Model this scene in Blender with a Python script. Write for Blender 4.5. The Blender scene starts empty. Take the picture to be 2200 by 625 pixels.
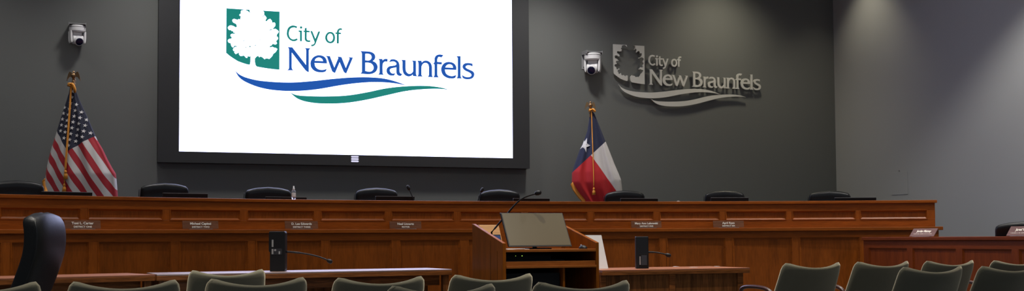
import bpy, math, random
from math import sin, cos, pi, radians, sqrt, atan2
from mathutils import Vector, Matrix

random.seed(7)
SC = bpy.context.scene
COL = SC.collection

# ------------------------------------------------------------------ camera
F, CX, CY, PT, RL, PSI = 2467.5, 1092.2, 397.9, 0.04664, -0.0064, 0.36714
EYE = 1.0
fw = Vector((0, cos(PT), sin(PT))); rt0 = Vector((1, 0, 0)); up0 = Vector((0, -sin(PT), cos(PT)))
rt = rt0*cos(RL) + up0*sin(RL); up = -rt0*sin(RL) + up0*cos(RL)
cam = bpy.data.cameras.new('camera'); camo = bpy.data.objects.new('camera', cam); COL.objects.link(camo)
cam.sensor_width = 36; cam.lens = F/2200*36
cam.shift_x = (1100-CX)/2200; cam.shift_y = (CY-312.5)/2200
cam.clip_start = .05; cam.clip_end = 100
m = Matrix.Identity(4)
for i in range(3):
    m[i][0] = rt[i]; m[i][1] = up[i]; m[i][2] = -fw[i]
m[2][3] = EYE
camo.matrix_world = m
SC.camera = camo

# ------------------------------------------------------------------ colour management, world
SC.view_settings.view_transform = 'Standard'
SC.view_settings.look = 'None'
SC.view_settings.exposure = 0.0
SC.view_settings.gamma = 1.0
SC.view_settings.use_curve_mapping = False
w = bpy.data.worlds.new('world'); SC.world = w; w.use_nodes = True
w.node_tree.nodes['Background'].inputs[0].default_value = (.5, .55, .65, 1)
w.node_tree.nodes['Background'].inputs[1].default_value = .15

# ------------------------------------------------------------------ room frame: s along the back wall, d towards it
WALL_D, SIDE_S, CEIL = 14.6, 11.0, 5.4
def room(s, d, z=0.0):
    return Vector((s*cos(PSI)-d*sin(PSI), s*sin(PSI)+d*cos(PSI), z))
def to_room(v):
    return (v.x*cos(PSI)+v.y*sin(PSI), -v.x*sin(PSI)+v.y*cos(PSI), v.z)
def ray(px, py):
    return fw + rt*((px-CX)/F) + up*((CY-py)/F)
O = Vector((0, 0, EYE))
def at_z(px, py, z):
    r = ray(px, py); return O + r*((z-EYE)/r.z)
def at_y(px, py, y):
    r = ray(px, py); return O + r*(y/r.y)
def at_wall(px, py, d=WALL_D):
    r = ray(px, py); n = Vector((-sin(PSI), cos(PSI), 0)); return O + r*(d/r.dot(n))
def at_side(px, py, s=SIDE_S):
    r = ray(px, py); n = Vector((cos(PSI), sin(PSI), 0)); return O + r*(s/r.dot(n))

# ------------------------------------------------------------------ lamps of the room
def area(name, s, d, z, size, power, color, rx=0, sy=None):
    l = bpy.data.lights.new(name, 'AREA'); l.energy = power; l.color = color; l.size = size
    if sy: l.shape = 'RECTANGLE'; l.size_y = sy
    o = bpy.data.objects.new(name, l); COL.objects.link(o); o.location = room(s, d, z); o.rotation_euler = (rx, 0, PSI); return o
def spot(name, s, d, z, power, color, ang=80, blend=.8, tilt=0, yaw=0, size=.06):
    l = bpy.data.lights.new(name, 'SPOT'); l.energy = power; l.color = color; l.spot_size = radians(ang); l.spot_blend = blend; l.shadow_soft_size = size
    o = bpy.data.objects.new(name, l); COL.objects.link(o); o.location = room(s, d, z); o.rotation_euler = (tilt, 0, PSI+yaw); return o
NEUTRAL = (1, .96, .91); WARM = (1, .90, .68); COOL = (.72, .84, 1)
for (s, d, p) in ((-1.5, 8.5, 20), (4, 8.5, 20), (8.5, 8.5, 20), (-1.5, 4.5, 14), (4, 4.5, 14), (8.5, 4.5, 14)):
    area('ceiling_troffer_light', s, d, CEIL-.05, 1.2, p, NEUTRAL)
for (s, p, c, off) in ((-1.6, 190, NEUTRAL, 1.3), (.9, 270, NEUTRAL, 1.3), (3.6, 280, NEUTRAL, 1.3), (6.0, 450, NEUTRAL, 1.35), (8.9, 225, WARM, .95)):
    spot('wall_wash_light', s, WALL_D-off, CEIL-.05, p, c, 105, 1.0, radians(10), size=.22)
for s in (-.5, 1.8, 4.1, 6.4, 8.4):
    spot('dais_downlight', s, 10.4, CEIL-.05, 190, NEUTRAL, 85, .9)
for (s, d) in ((-1, 6.7), (1.4, 6.7), (3.8, 6.7), (0, 8.4), (3, 8.4), (6, 8.4), (8.6, 8.4)):
    spot('audience_downlight', s, d, CEIL-.05, 480, (1, .94, .84), 72, .8)
spot('side_wash_light', SIDE_S-.55, 13.7, CEIL-.05, 75, WARM, 80, 1.0, radians(6), -pi/2)
spot('side_downlight', 9.6, 9.5, CEIL-.05, 390, NEUTRAL, 106, .45)
area('window_daylight', 2, -2.5, 3.0, 3.0, 70, COOL, radians(80), 1.6)

# ------------------------------------------------------------------ materials
def newmat(name):
    mt = bpy.data.materials.new(name); mt.use_nodes = True
    return mt, mt.node_tree.nodes, mt.node_tree.links, mt.node_tree.nodes['Principled BSDF']
def plain(name, col, rough=.5, metal=0, spec=.5, noise=0, nscale=60, bump=0, coat=0, sheen=0):
    mt, N, L, b = newmat(name)
    b.inputs['Sheen Weight'].default_value = sheen; b.inputs['Sheen Roughness'].default_value = .5; b.inputs['Sheen Tint'].default_value = (1, .88, .62, 1)
    b.inputs['Base Color'].default_value = (*col, 1); b.inputs['Roughness'].default_value = rough
    b.inputs['Metallic'].default_value = metal; b.inputs['Specular IOR Level'].default_value = spec
    b.inputs['Coat Weight'].default_value = coat
    tc = N.new('ShaderNodeTexCoord'); nz = N.new('ShaderNodeTexNoise'); nz.inputs['Scale'].default_value = nscale
    nz.inputs['Detail'].default_value = 4
    L.new(tc.outputs['Object'], nz.inputs['Vector'])
    if noise:
        mx = N.new('ShaderNodeMix'); mx.data_type = 'RGBA'; mx.inputs[0].default_value = .5
        L.new(nz.outputs['Fac'], mx.inputs[0])
        mx.inputs[6].default_value = (*[c*(1-noise) for c in col], 1); mx.inputs[7].default_value = (*[min(1, c*(1+noise)) for c in col], 1)
        L.new(mx.outputs[2], b.inputs['Base Color'])
    if bump:
        bp = N.new('ShaderNodeBump'); bp.inputs['Strength'].default_value = bump; bp.inputs['Distance'].default_value = .004
        L.new(nz.outputs['Fac'], bp.inputs['Height']); L.new(bp.outputs[0], b.inputs['Normal'])
    return mt
def wood(name, col, vertical=True, dark=.68, rough=.38, contrast=1.0, fine=1.0, coat=.0, crough=.3, spec=.22, coior=1.5):
    mt, N, L, b = newmat(name)
    at = N.new('ShaderNodeAttribute'); at.attribute_name = 'grain'
    mp = N.new('ShaderNodeMapping')
    mp.inputs['Scale'].default_value = (14*fine, 14*fine, 1.1) if vertical else (1.1, 14*fine, 14*fine)
    L.new(at.outputs['Vector'], mp.inputs['Vector'])
    n1 = N.new('ShaderNodeTexNoise'); n1.inputs['Scale'].default_value = 1; n1.inputs['Detail'].default_value = 3; n1.inputs['Distortion'].default_value = .4
    n2 = N.new('ShaderNodeTexNoise'); n2.inputs['Scale'].default_value = 9; n2.inputs['Detail'].default_value = 6
    L.new(mp.outputs[0], n1.inputs['Vector']); L.new(mp.outputs[0], n2.inputs['Vector'])
    ad = N.new('ShaderNodeMath'); ad.operation = 'MULTIPLY_ADD'; ad.inputs[1].default_value = .5; 
    L.new(n2.outputs['Fac'], ad.inputs[0])
    ml = N.new('ShaderNodeMath'); ml.operation = 'MULTIPLY'; ml.inputs[1].default_value = .5; L.new(n1.outputs['Fac'], ml.inputs[0]); L.new(ml.outputs[0], ad.inputs[2])
    cr = N.new('ShaderNodeValToRGB'); e = cr.color_ramp.elements
    lo = .5-.16/contrast; hi = .5+.16/contrast
    e[0].position = lo; e[0].color = (*[c*dark for c in col], 1); e[1].position = hi; e[1].color = (*[c*1.25 for c in col], 1)
    L.new(ad.outputs[0], cr.inputs[0]); L.new(cr.outputs[0], b.inputs['Base Color'])
    b.inputs['Specular IOR Level'].default_value = spec; b.inputs['Coat IOR'].default_value = coior; b.inputs['Roughness'].default_value = rough; b.inputs['Coat Weight'].default_value = coat; b.inputs['Coat Roughness'].default_value = crough
    return mt
def emis(name, col, st=1.0):
    mt, N, L, b = newmat(name); b.inputs['Base Color'].default_value = (0.01, .01, .01, 1)
    b.inputs['Emission Color'].default_value = (*col, 1); b.inputs['Emission Strength'].default_value = st
    b.inputs['Roughness'].default_value = .6; b.inputs['Specular IOR Level'].default_value = .1
    return mt
def srgb(r, g, b):
    return tuple(((c/255+.055)/1.055)**2.4 if c/255 > .04045 else c/255/12.92 for c in (r, g, b))

WC = (.30, .074, .007)
M = dict(
 wall_dark=plain('charcoal_wall_paint', (.129, .136, .130), .68, noise=.05, nscale=220, bump=.12),
 wall_light=plain('grey_wall_paint', (.385, .395, .388), .7, noise=.05, nscale=220, bump=.12),
 ceiling=plain('ceiling_tile', (.6, .6, .6), .9, noise=.04, nscale=40),
 carpet=plain('carpet', (.06, .065, .075), .95, noise=.3, nscale=300, bump=.4),
 wood_h=wood('dais_wood_horizontal', WC, False),
 wood_v=wood('dais_wood_vertical', WC, True),
 wood_p=wood('dais_panel_wood', tuple(c*.9 for c in WC), True, dark=.7, fine=.6),
 red_h=wood('staff_desk_wood_horizontal', (.18, .036, .006), False, spec=.12),
 red_v=wood('staff_desk_wood_vertical', (.18, .036, .006), True, spec=.12),
 table_top=wood('table_top_wood', (.18, .07, .035), False, rough=.5, coat=1.0, crough=.42, spec=.9, coior=2.8),
 table_dull=wood('dull_table_top_wood', (.30, .10, .04), False, rough=.5, coat=.4, crough=.5, spec=.5),
 oak=wood('oak_table_wood', (.27, .09, .022), False, dark=.4, contrast=1.4, fine=1.5),
 oak_v=wood('oak_veneer_vertical', (.21, .075, .020), True, dark=.4, contrast=1.5, fine=2.0),
 lect_v=wood('lectern_wood_vertical', (.22, .062, .006), True, spec=.08),
 lect_h=wood('lectern_wood_horizontal', (.28, .085, .014), False),
 lectern_light=wood('light_wood', (.55, .30, .13), False, dark=.8),
 plate=wood('walnut_nameplate', (.22, .09, .045), False, dark=.5, fine=2, rough=.35),
 plate_grey=wood('grey_walnut_nameplate', (.20, .12, .115), False, dark=.65, fine=2, rough=.3),
 clear=None,
 ivory=plain('ivory_lettering', (.95, .88, .78), .5),
 leather=plain('black_leather', (.005, .006, .007), .40, spec=.33, noise=.2, nscale=80, bump=.15),
 fabric=plain('grey_green_fabric', (.108, .102, .068), .95, noise=.25, nscale=500, bump=.3, sheen=1.0),
 cherry=plain('dark_cherry_arm', (.05, .018, .014), .3, noise=.3, nscale=30),
 black=plain('black_plastic', (.007, .007, .008), .45, spec=.3, noise=.1),
 blackmat=plain('matte_black', (.010, .010, .011), .8, spec=.2, noise=.1),
 bezel=plain('display_bezel', (.022, .023, .025), .6, noise=.05),
 greywin=plain('grey_plastic_insert', (.30, .30, .30), .4, noise=.2),
 darkwin=plain('dark_window', (.035, .035, .04), .25),
 chrome=plain('chrome', (.6, .6, .62), .2, 1),
 silver=plain('brushed_silver', (.66, .66, .62), .42, .2, noise=.04, nscale=150),
 white=plain('white_plastic', (.80, .80, .81), .4, noise=.02),
 whitegrey=plain('pale_grey_plastic', (.30, .30, .31), .4),
 lens=plain('lens_glass', (.006, .009, .035), .15, spec=.4),
 gold=plain('gold_fringe', (.75, .30, .03), .6, noise=.3, nscale=200),
 brass=plain('brass', (.30, .19, .10), .42, 1),
 pole=plain('flag_pole_wood', (.25, .12, .04), .35, noise=.2),
 paper=plain('white_paper', (.72, .72, .72), .8, noise=.03),
 monitor_face=plain('lectern_glass_reflection_tint', (.078, .058, .026), .38, spec=.35),  # warm brown base colour paints in the room's reflection on the dark glass
 starwhite=plain('star_white_cloth', (.75, .74, .73), .8),
)
# display: white picture area and its coloured marks give off light
M['screen'] = emis('display_white', (.60, .64, 1.0), 4.6)
M['teal'] = emis('display_teal', srgb(24, 131, 121), 1.0)
M['blue'] = emis('display_blue', srgb(24, 84, 172), 1.0)
M['badge'] = emis('badge_white', srgb(225, 222, 250), 1.0)
M['led'] = emis('green_indicator', (.5, .9, .1), 1.5)
M['tablet'] = emis('tablet_blue', (.02, .04, .12), 1.0)
def clear_mat():
    mt, N, L, b = newmat('clear_acrylic'); b.inputs['Transmission Weight'].default_value = .85
    b.inputs['Base Color'].default_value = (.85, .88, .95, 1); b.inputs['Roughness'].default_value = .15; b.inputs['IOR'].default_value = 1.3
    return mt
M['clear'] = clear_mat()

# ------------------------------------------------------------------ mesh building
class MB:
    def __init__(s): s.v = []; s.f = []; s.g = []
    def vert(s, p, g=None):
        s.v.append(tuple(p)); s.g.append(tuple(g if g is not None else p)); return len(s.v)-1
    def box(s, x0, x1, y0, y1, z0, z1):
        i = [s.vert((x, y, z)) for x in (x0, x1) for y in (y0, y1) for z in (z0, z1)]
        for q in ((0, 1, 3, 2), (4, 6, 7, 5), (0, 4, 5, 1), (2, 3, 7, 6), (0, 2, 6, 4), (1, 5, 7, 3)): s.f.append([i[k] for k in q])
        return s
    def hexa(s, P):                       # bottom 4 then top 4, counter-clockwise
        i = [s.vert(p) for p in P]
        for q in ((3, 2, 1, 0), (4, 5, 6, 7), (0, 1, 5, 4), (1, 2, 6, 5), (2, 3, 7, 6), (3, 0, 4, 7)): s.f.append([i[k] for k in q])
        return s
    def prism(s, pts, axis, a, b):        # polygon in a plane, extruded along an axis
        def mk(p, t):
            return {'x': (t, p[0], p[1]), 'y': (p[0], t, p[1]), 'z': (p[0], p[1], t)}[axis]
        A = [s.vert(mk(p, a)) for p in pts]; B = [s.vert(mk(p, b)) for p in pts]; n = len(pts)
        s.f.append(A[::-1]); s.f.append(B)
        for k in range(n): s.f.append([A[k], A[(k+1) % n], B[(k+1) % n], B[k]])
        return s
    def tube(s, pts, r, n=10, cap=True):
        pts = [Vector(p) for p in pts]; rings = []
        rr = r if isinstance(r, (list, tuple)) else [r]*len(pts)
        for k, p in enumerate(pts):
            t = (pts[min(k+1, len(pts)-1)]-pts[max(k-1, 0)]).normalized()
            a = t.cross(Vector((0, 0, 1)) if abs(t.z) < .9 else Vector((1, 0, 0))).normalized(); b = t.cross(a)
            rings.append([s.vert(p+(a*cos(2*pi*j/n)+b*sin(2*pi*j/n))*rr[k]) for j in range(n)])
        for A, B in zip(rings, rings[1:]):
            for j in range(n): s.f.append([A[j], A[(j+1) % n], B[(j+1) % n], B[j]])
        if cap: s.f.append(rings[0][::-1]); s.f.append(rings[-1])
        return s
    def lathe(s, prof, c=(0, 0, 0), n=20, axis='z'):
        rings = []
        for (r, h) in prof:
            ring = []
            for j in range(n):
                a = 2*pi*j/n
                p = {'z': (r*cos(a), r*sin(a), h), 'y': (r*cos(a), h, r*sin(a)), 'x': (h, r*cos(a), r*sin(a))}[axis]
                ring.append(s.vert((c[0]+p[0], c[1]+p[1], c[2]+p[2])))
            rings.append(ring)
        for A, B in zip(rings, rings[1:]):
            for j in range(n): s.f.append([A[j], A[(j+1) % n], B[(j+1) % n], B[j]])
        s.f.append(rings[0][::-1]); s.f.append(rings[-1]); return s
    def grid(s, fn, nu, nv, closed_u=False, gfn=None):
        idx = [[s.vert(fn(i/nu, j/nv), gfn(i/nu, j/nv) if gfn else None) for i in range(nu if closed_u else nu+1)] for j in range(nv+1)]
        for j in range(nv):
            for i in range(nu):
                k = (i+1) % nu if closed_u else i+1
                s.f.append([idx[j][i], idx[j][k], idx[j+1][k], idx[j+1][i]])
        return idx
    def build(s, name, mat, parent=None, bevel=0, smooth=False, loc=None, rotz=0, recalc=True, subsurf=0):
        me = bpy.data.meshes.new(name); me.from_pydata(s.v, [], s.f); me.update()
        at = me.attributes.new('grain', 'FLOAT_VECTOR', 'POINT')
        at.data.foreach_set('vector', [c for g in s.g for c in g])
        if recalc:
            import bmesh
            bm = bmesh.new(); bm.from_mesh(me); bmesh.ops.recalc_face_normals(bm, faces=bm.faces); bm.to_mesh(me); bm.free()
        me.materials.append(mat)
        if smooth:
            for p in me.polygons: p.use_smooth = True
        o = bpy.data.objects.new(name, me); COL.objects.link(o)
        if parent: o.parent = parent
        if loc is not None: o.location = loc
        o.rotation_euler[2] = rotz
        if bevel:
            b = o.modifiers.new('bevel', 'BEVEL'); b.width = bevel; b.segments = 2; b.limit_method = 'ANGLE'; b.angle_limit = radians(40)
            b.harden_normals = False
        if subsurf:
            ss = o.modifiers.new('subsurf', 'SUBSURF'); ss.levels = subsurf; ss.render_levels = subsurf
        return o
def tag(o, label, cat, group=None):
    o['label'] = label; o['category'] = cat
    if group: o['group'] = group
    return o
def thing(name, label, cat, loc=(0, 0, 0), rotz=0, group=None):
    o = bpy.data.objects.new(name, None); COL.objects.link(o); o.location = loc; o.rotation_euler = (0, 0, rotz)
    o.empty_display_size = .1
    return tag(o, label, cat, group)
def struct(o): o['kind'] = 'structure'; return o
def dup(root, label, loc, rotz, group=None):
    r = root.copy(); COL.objects.link(r); r.location = loc; r.rotation_euler = (0, 0, rotz); r['label'] = label
    if group: r['group'] = group
    for ch in list(root.children):
        c = ch.copy(); COL.objects.link(c); c.parent = r
        for g in list(ch.children):
            d = g.copy(); COL.objects.link(d); d.parent = c
    return r
def local(root_loc, rotz, wp):
    d = wp-Vector(root_loc); c, s_ = cos(-rotz), sin(-rotz)
    return Vector((d.x*c-d.y*s_, d.x*s_+d.y*c, d.z))

# ------------------------------------------------------------------ room shell
def slab(name, s0, s1, d0, d1, z0, z1, mat):
    return struct(MB().box(s0, s1, d0, d1, z0, z1).build(name, mat, rotz=PSI))
slab('floor', -6, SIDE_S, -4, WALL_D, -.1, 0, M['carpet'])
slab('ceiling', -6, SIDE_S, -4, WALL_D, CEIL, CEIL+.1, M['ceiling'])
slab('wall_back', -6, SIDE_S, WALL_D, WALL_D+.2, -.1, CEIL+.1, M['wall_dark'])
slab('wall_right', SIDE_S, SIDE_S+.2, -4, WALL_D+.2, -.1, CEIL+.1, M['wall_light'])
slab('wall_left', -6.2, -6, -4, WALL_D+.2, -.1, CEIL+.1, M['wall_light'])
slab('wall_rear', -6.2, SIDE_S+.2, -4.2, -4, -.1, CEIL+.1, M['wall_light'])

# painted access panel on the side wall
P = [to_room(at_side(x, y)) for x, y in ((1915, 371), (1950, 370), (1951, 417), (1916, 418))]
d0, d1 = min(p[1] for p in P), max(p[1] for p in P); z0, z1 = min(p[2] for p in P), max(p[2] for p in P)
pan = thing('access_panel', 'painted-over blank access panel on the light grey side wall', 'access panel', room(SIDE_S-.002, (d0+d1)/2, (z0+z1)/2), PSI)
hw, hh = (d1-d0)/2, (z1-z0)/2
MB().box(-.003, 0, -hw, hw, -hh, hh).build('cover', M['wall_light'], pan, bevel=.002)
MB().lathe([(.012, -.012), (.012, 0)], (0, 0, hh+.02), 10, 'x').build('screw', M['whitegrey'], pan)

# ------------------------------------------------------------------ curved dais
K = 1.355
S0, D0, R = 3.05055*K, .64066*K, 8.20394*K
PH0, DPH = -.43335, .07094
def arc(phi, r, z=0): return room(S0+r*sin(phi), D0+r*cos(phi), z)
def pbox(mb, p0, p1, r0, r1, z0, z1):
    n = max(1, int((p1-p0)*R/.2)); A = []
    for k in range(n+1):
        ph = p0+(p1-p0)*k/n
        A.append([mb.vert(arc(ph, r, z), (ph*R, r, z)) for (r, z) in ((r0, z0), (r1, z0), (r1, z1), (r0, z1))])
    mb.f.append(A[0]); mb.f.append(A[-1][::-1])
    for a, b in zip(A, A[1:]):
        for j in range(4): mb.f.append([a[j], b[j], b[(j+1) % 4], a[(j+1) % 4]])
def ph(i): return PH0+DPH*i
PE0, PE1 = ph(-2.1), ph(13.07)
ZT, ZL = 1.42, 1.11          # top of the screen wall, top of the ledge
RU = R+.02; RL_ = R-.163; RLF = RL_+.03
dais = thing('council_dais', 'long curved panelled wooden council dais below the charcoal wall', 'dais', arc((PE0+PE1)/2, R, 0), 0)
dl = dais.location
def dbuild(mb, name, mat, parent=dais, bevel=.003):
    mb.v = [tuple(Vector(p)-dl) for p in mb.v]
    return mb.build(name, mat, parent, bevel=bevel)
mb = MB(); pbox(mb, PE0, PE1+.002, R, R+.22, ZT-.034, ZT); dbuild(mb, 'top_cap', M['wood_h'], bevel=.005)
mb = MB(); pbox(mb, PE0, PE1, RU, RU+.02, ZT-.115, ZT-.034); pbox(mb, PE0, PE1, RU, RU+.02, ZL, ZT-.215); dbuild(mb, 'upper_rail', M['wood_h'])
mb = MB(); pbox(mb, PE0, PE1, RU+.02, RU+.15, ZL, ZT-.034); dbuild(mb, 'upper_carcass', M['wood_p'])
mb = MB(); pbox(mb, PE0, PE1+.004, RL_, RU+.16, ZL-.04, ZL); dbuild(mb, 'ledge', M['wood_h'], bevel=.005)
mb = MB(); pbox(mb, PE0, PE1, RLF, RLF+.02, ZL-.112, ZL-.04); pbox(mb, PE0, PE1, RLF, RLF+.02, .0, .16); dbuild(mb, 'lower_rail', M['wood_h'])
mb = MB(); pbox(mb, PE0, PE1, RLF+.02, RU+.15, 0, ZL-.04); dbuild(mb, 'lower_carcass', M['wood_p'])
mb = MB(); pbox(mb, PE0, PE1, RU+.16, RU+.86, ZL-.04, ZL); dbuild(mb, 'desk_surface', M['wood_h'])
def panel(p0, p1, r, z0, z1, mw=.020, dep=.017):
    mb = MB(); pbox(mb, p0+mw/R*.5, p1-mw/R*.5, r+dep-.001, r+.021, z0+mw*.5, z1-mw*.5)
    pn = dbuild(mb, 'panel', M['wood_p'], bevel=0)
    mb = MB(); mu = mw/R
    O_ = []; n = 4
    def pt(pp, rr, zz): return mb.vert(arc(pp, rr, zz), (pp*R, rr, zz))
    for (za, zb) in ((z0, z0+mw), (z1, z1-mw)):
        for k in range(n):
            a0 = p0+(p1-p0)*k/n; a1 = p0+(p1-p0)*(k+1)/n; b0 = p0+mu+(p1-p0-2*mu)*k/n; b1 = p0+mu+(p1-p0-2*mu)*(k+1)/n
            mb.f.append([pt(a0, r+.001, za), pt(a1, r+.001, za), pt(b1, r+dep, zb), pt(b0, r+dep, zb)])
    for (pa, pb) in ((p0, p0+mu), (p1, p1-mu)):
        mb.f.append([pt(pa, r+.001, z0), pt(pb, r+dep, z0+mw), pt(pb, r+dep, z1-mw), pt(pa, r+.001, z1)])
    # outer lip that stands slightly proud of the frame
    for (za, zb) in ((z0-.006, z0+.002), (z1-.002, z1+.006)): pbox(mb, p0-.006/R, p1+.006/R, r-.004, r+.003, za, zb)
    for (pa, pb) in ((p0-.006/R, p0+.002/R), (p1-.002/R, p1+.006/R)): pbox(mb, pa, pb, r-.004, r+.003, z0, z1)
    mb.v = [tuple(Vector(p)-dl) for p in mb.v]
    mo = mb.build('panel_moulding', M['wood_h'], pn, recalc=False)
def stile(p0, p1, r, z0, z1, name):
    mb = MB(); pbox(mb, p0, p1, r, r+.02, z0, z1); dbuild(mb, name, M['wood_v'], bevel=.001)
LOW = .045
for i in range(-2, 13):
    wd = .903 if i < 12 else .955
    if i == 11: wd = .925
    panel(ph(i), ph(i+wd), RU, ZT-.215, ZT-.115)
    stile(ph(i+wd), ph(i+1) if i < 12 else PE1, RU, ZT-.215, ZT-.115, 'upper_stile')
    a0, a1 = ph(i+LOW), ph(i+LOW+.885)
    panel(a0, a1, RLF, .16, ZL-.112, mw=.022)
    stile(a1, ph(i+1+LOW) if i < 12 else PE1, RLF, .16, ZL-.112, 'lower_stile')
stile(PE0, ph(-2), RU, ZT-.215, ZT-.115, 'upper_stile'); stile(PE0, ph(-2+LOW), RLF, .16, ZL-.112, 'lower_stile')
# raised floor behind the dais
PLZ = .36
mb = MB()
n = 30; fr = [arc(PE0+(PE1-PE0)*k/n, RU+.15) for k in range(n+1)]
sl = to_room(fr[0])[0]; sr = to_room(fr[-1])[0]
bk = [room(sl+(sr-sl)*k/n, WALL_D-.002) for k in range(n+1)]
for k in range(n):
    P4 = [fr[k], fr[k+1], bk[k+1], bk[k]]
    mb.hexa([Vector((p.x, p.y, 0.001)) for p in P4]+[Vector((p.x, p.y, PLZ)) for p in P4])
struct(mb.build('floor_platform', M['carpet'], recalc=False))

# ------------------------------------------------------------------ lettering helper (built-in font)
def text_mesh(txt, size, depth, mat, name, parent, loc, rot, bold=0.0, align='CENTER', xs=1.0, shear=0):
    cu = bpy.data.curves.new(name, 'FONT'); cu.body = txt; cu.size = size; cu.extrude = depth/2; cu.align_x = align; cu.offset = bold; cu.shear = shear
    cu.resolution_u = 3
    t = bpy.data.objects.new('tmp', cu); COL.objects.link(t)
    bpy.context.view_layer.update()
    me = bpy.data.meshes.new_from_object(t.evaluated_get(bpy.context.evaluated_depsgraph_get()))
    bpy.data.objects.remove(t); bpy.data.curves.remove(cu)
    me.name = name; me.materials.clear(); me.materials.append(mat)
    for v in me.vertices: v.co.x *= xs
    o = bpy.data.objects.new(name, me); COL.objects.link(o); o.parent = parent; o.location = loc; o.rotation_euler = rot
    return o
def nameplate(loc, rotz, w_, h_, l1, l2, s1, s2, label, lean=.16, wood_='plate', group=None, x1=1.0, x2=1.0):
    t = thing('nameplate', label, 'nameplate', loc, rotz, group)
    L = h_*lean/ sqrt(1+lean*lean)
    # acrylic foot and leaning plate; local -y faces the audience
    MB().box(-w_*.32, w_*.32, -.028, .02, 0, .006).build('acrylic_foot', M['clear'], t, bevel=.002)
    H = h_
    p = MB().hexa([(-w_/2, -.008, .006), (w_/2, -.008, .006), (w_/2, 0, .006), (-w_/2, 0, .006),
                   (-w_/2, -.008+H*lean, H), (w_/2, -.008+H*lean, H), (w_/2, H*lean, H), (-w_/2, H*lean, H)]).build('plate', M[wood_], t, bevel=.001)
    ang = pi/2-math.atan(lean)
    for txt, sz, zz, xs in ((l1, s1, H*.56, x1), (l2, s2, H*.2, x2)):
        text_mesh(txt, sz, .002, M['ivory'], 'lettering', p, (0, -.0095+zz*lean, zz), (ang, 0, 0), bold=sz*.028, xs=xs)
    return t
plates = [
 (139, 216, 'Toni L. Carter', 'DISTRICT ONE', 'wood-grain nameplate lettered DISTRICT ONE on the ledge, leftmost of the dais', 1, 1),
 (393, 469, 'Michael Capizzi', 'DISTRICT TWO', 'wood-grain nameplate lettered DISTRICT TWO on the dais ledge', 1, 1),
 (613, 683, 'D. Lee Edwards', 'DISTRICT THREE', 'wood-grain nameplate lettered DISTRICT THREE on the dais ledge', 1, 1),
 (838, 905, 'Neal Linnartz', 'MAYOR', 'wood-grain nameplate lettered MAYOR on the dais ledge', 1, 1),
 (1357, 1421, 'Mary Ann Labowski', 'DISTRICT FIVE', 'wood-grain nameplate lettered DISTRICT FIVE on the dais ledge', 1, 1),
 (1533, 1598, 'April Ryan', 'DISTRICT SIX', 'wood-grain nameplate lettered DISTRICT SIX, rightmost on the dais ledge', 1, 1)]
def phi_at(px, r, z):
    lo, hi = PE0-.1, PE1+.1
    def X(p):
        v = arc(p, r, z)-O; return CX+F*v.dot(rt)/v.dot(fw)
    for _ in range(50):
        m_ = (lo+hi)/2
        if X(m_) < px: lo = m_
        else: hi = m_
    return (lo+hi)/2
for (xa, xb, l1, l2, lab, a, b) in plates:
    pa, pb = phi_at(xa, RL_+.03, ZL), phi_at(xb, RL_+.03, ZL); p_ = (pa+pb)/2; wdt = (pb-pa)*R
    nameplate(arc(p_, RL_+.034, ZL), PSI-p_, wdt, .083, l1, l2, .0315, .0225, lab, x1=1.08, x2=1.12)

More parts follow.
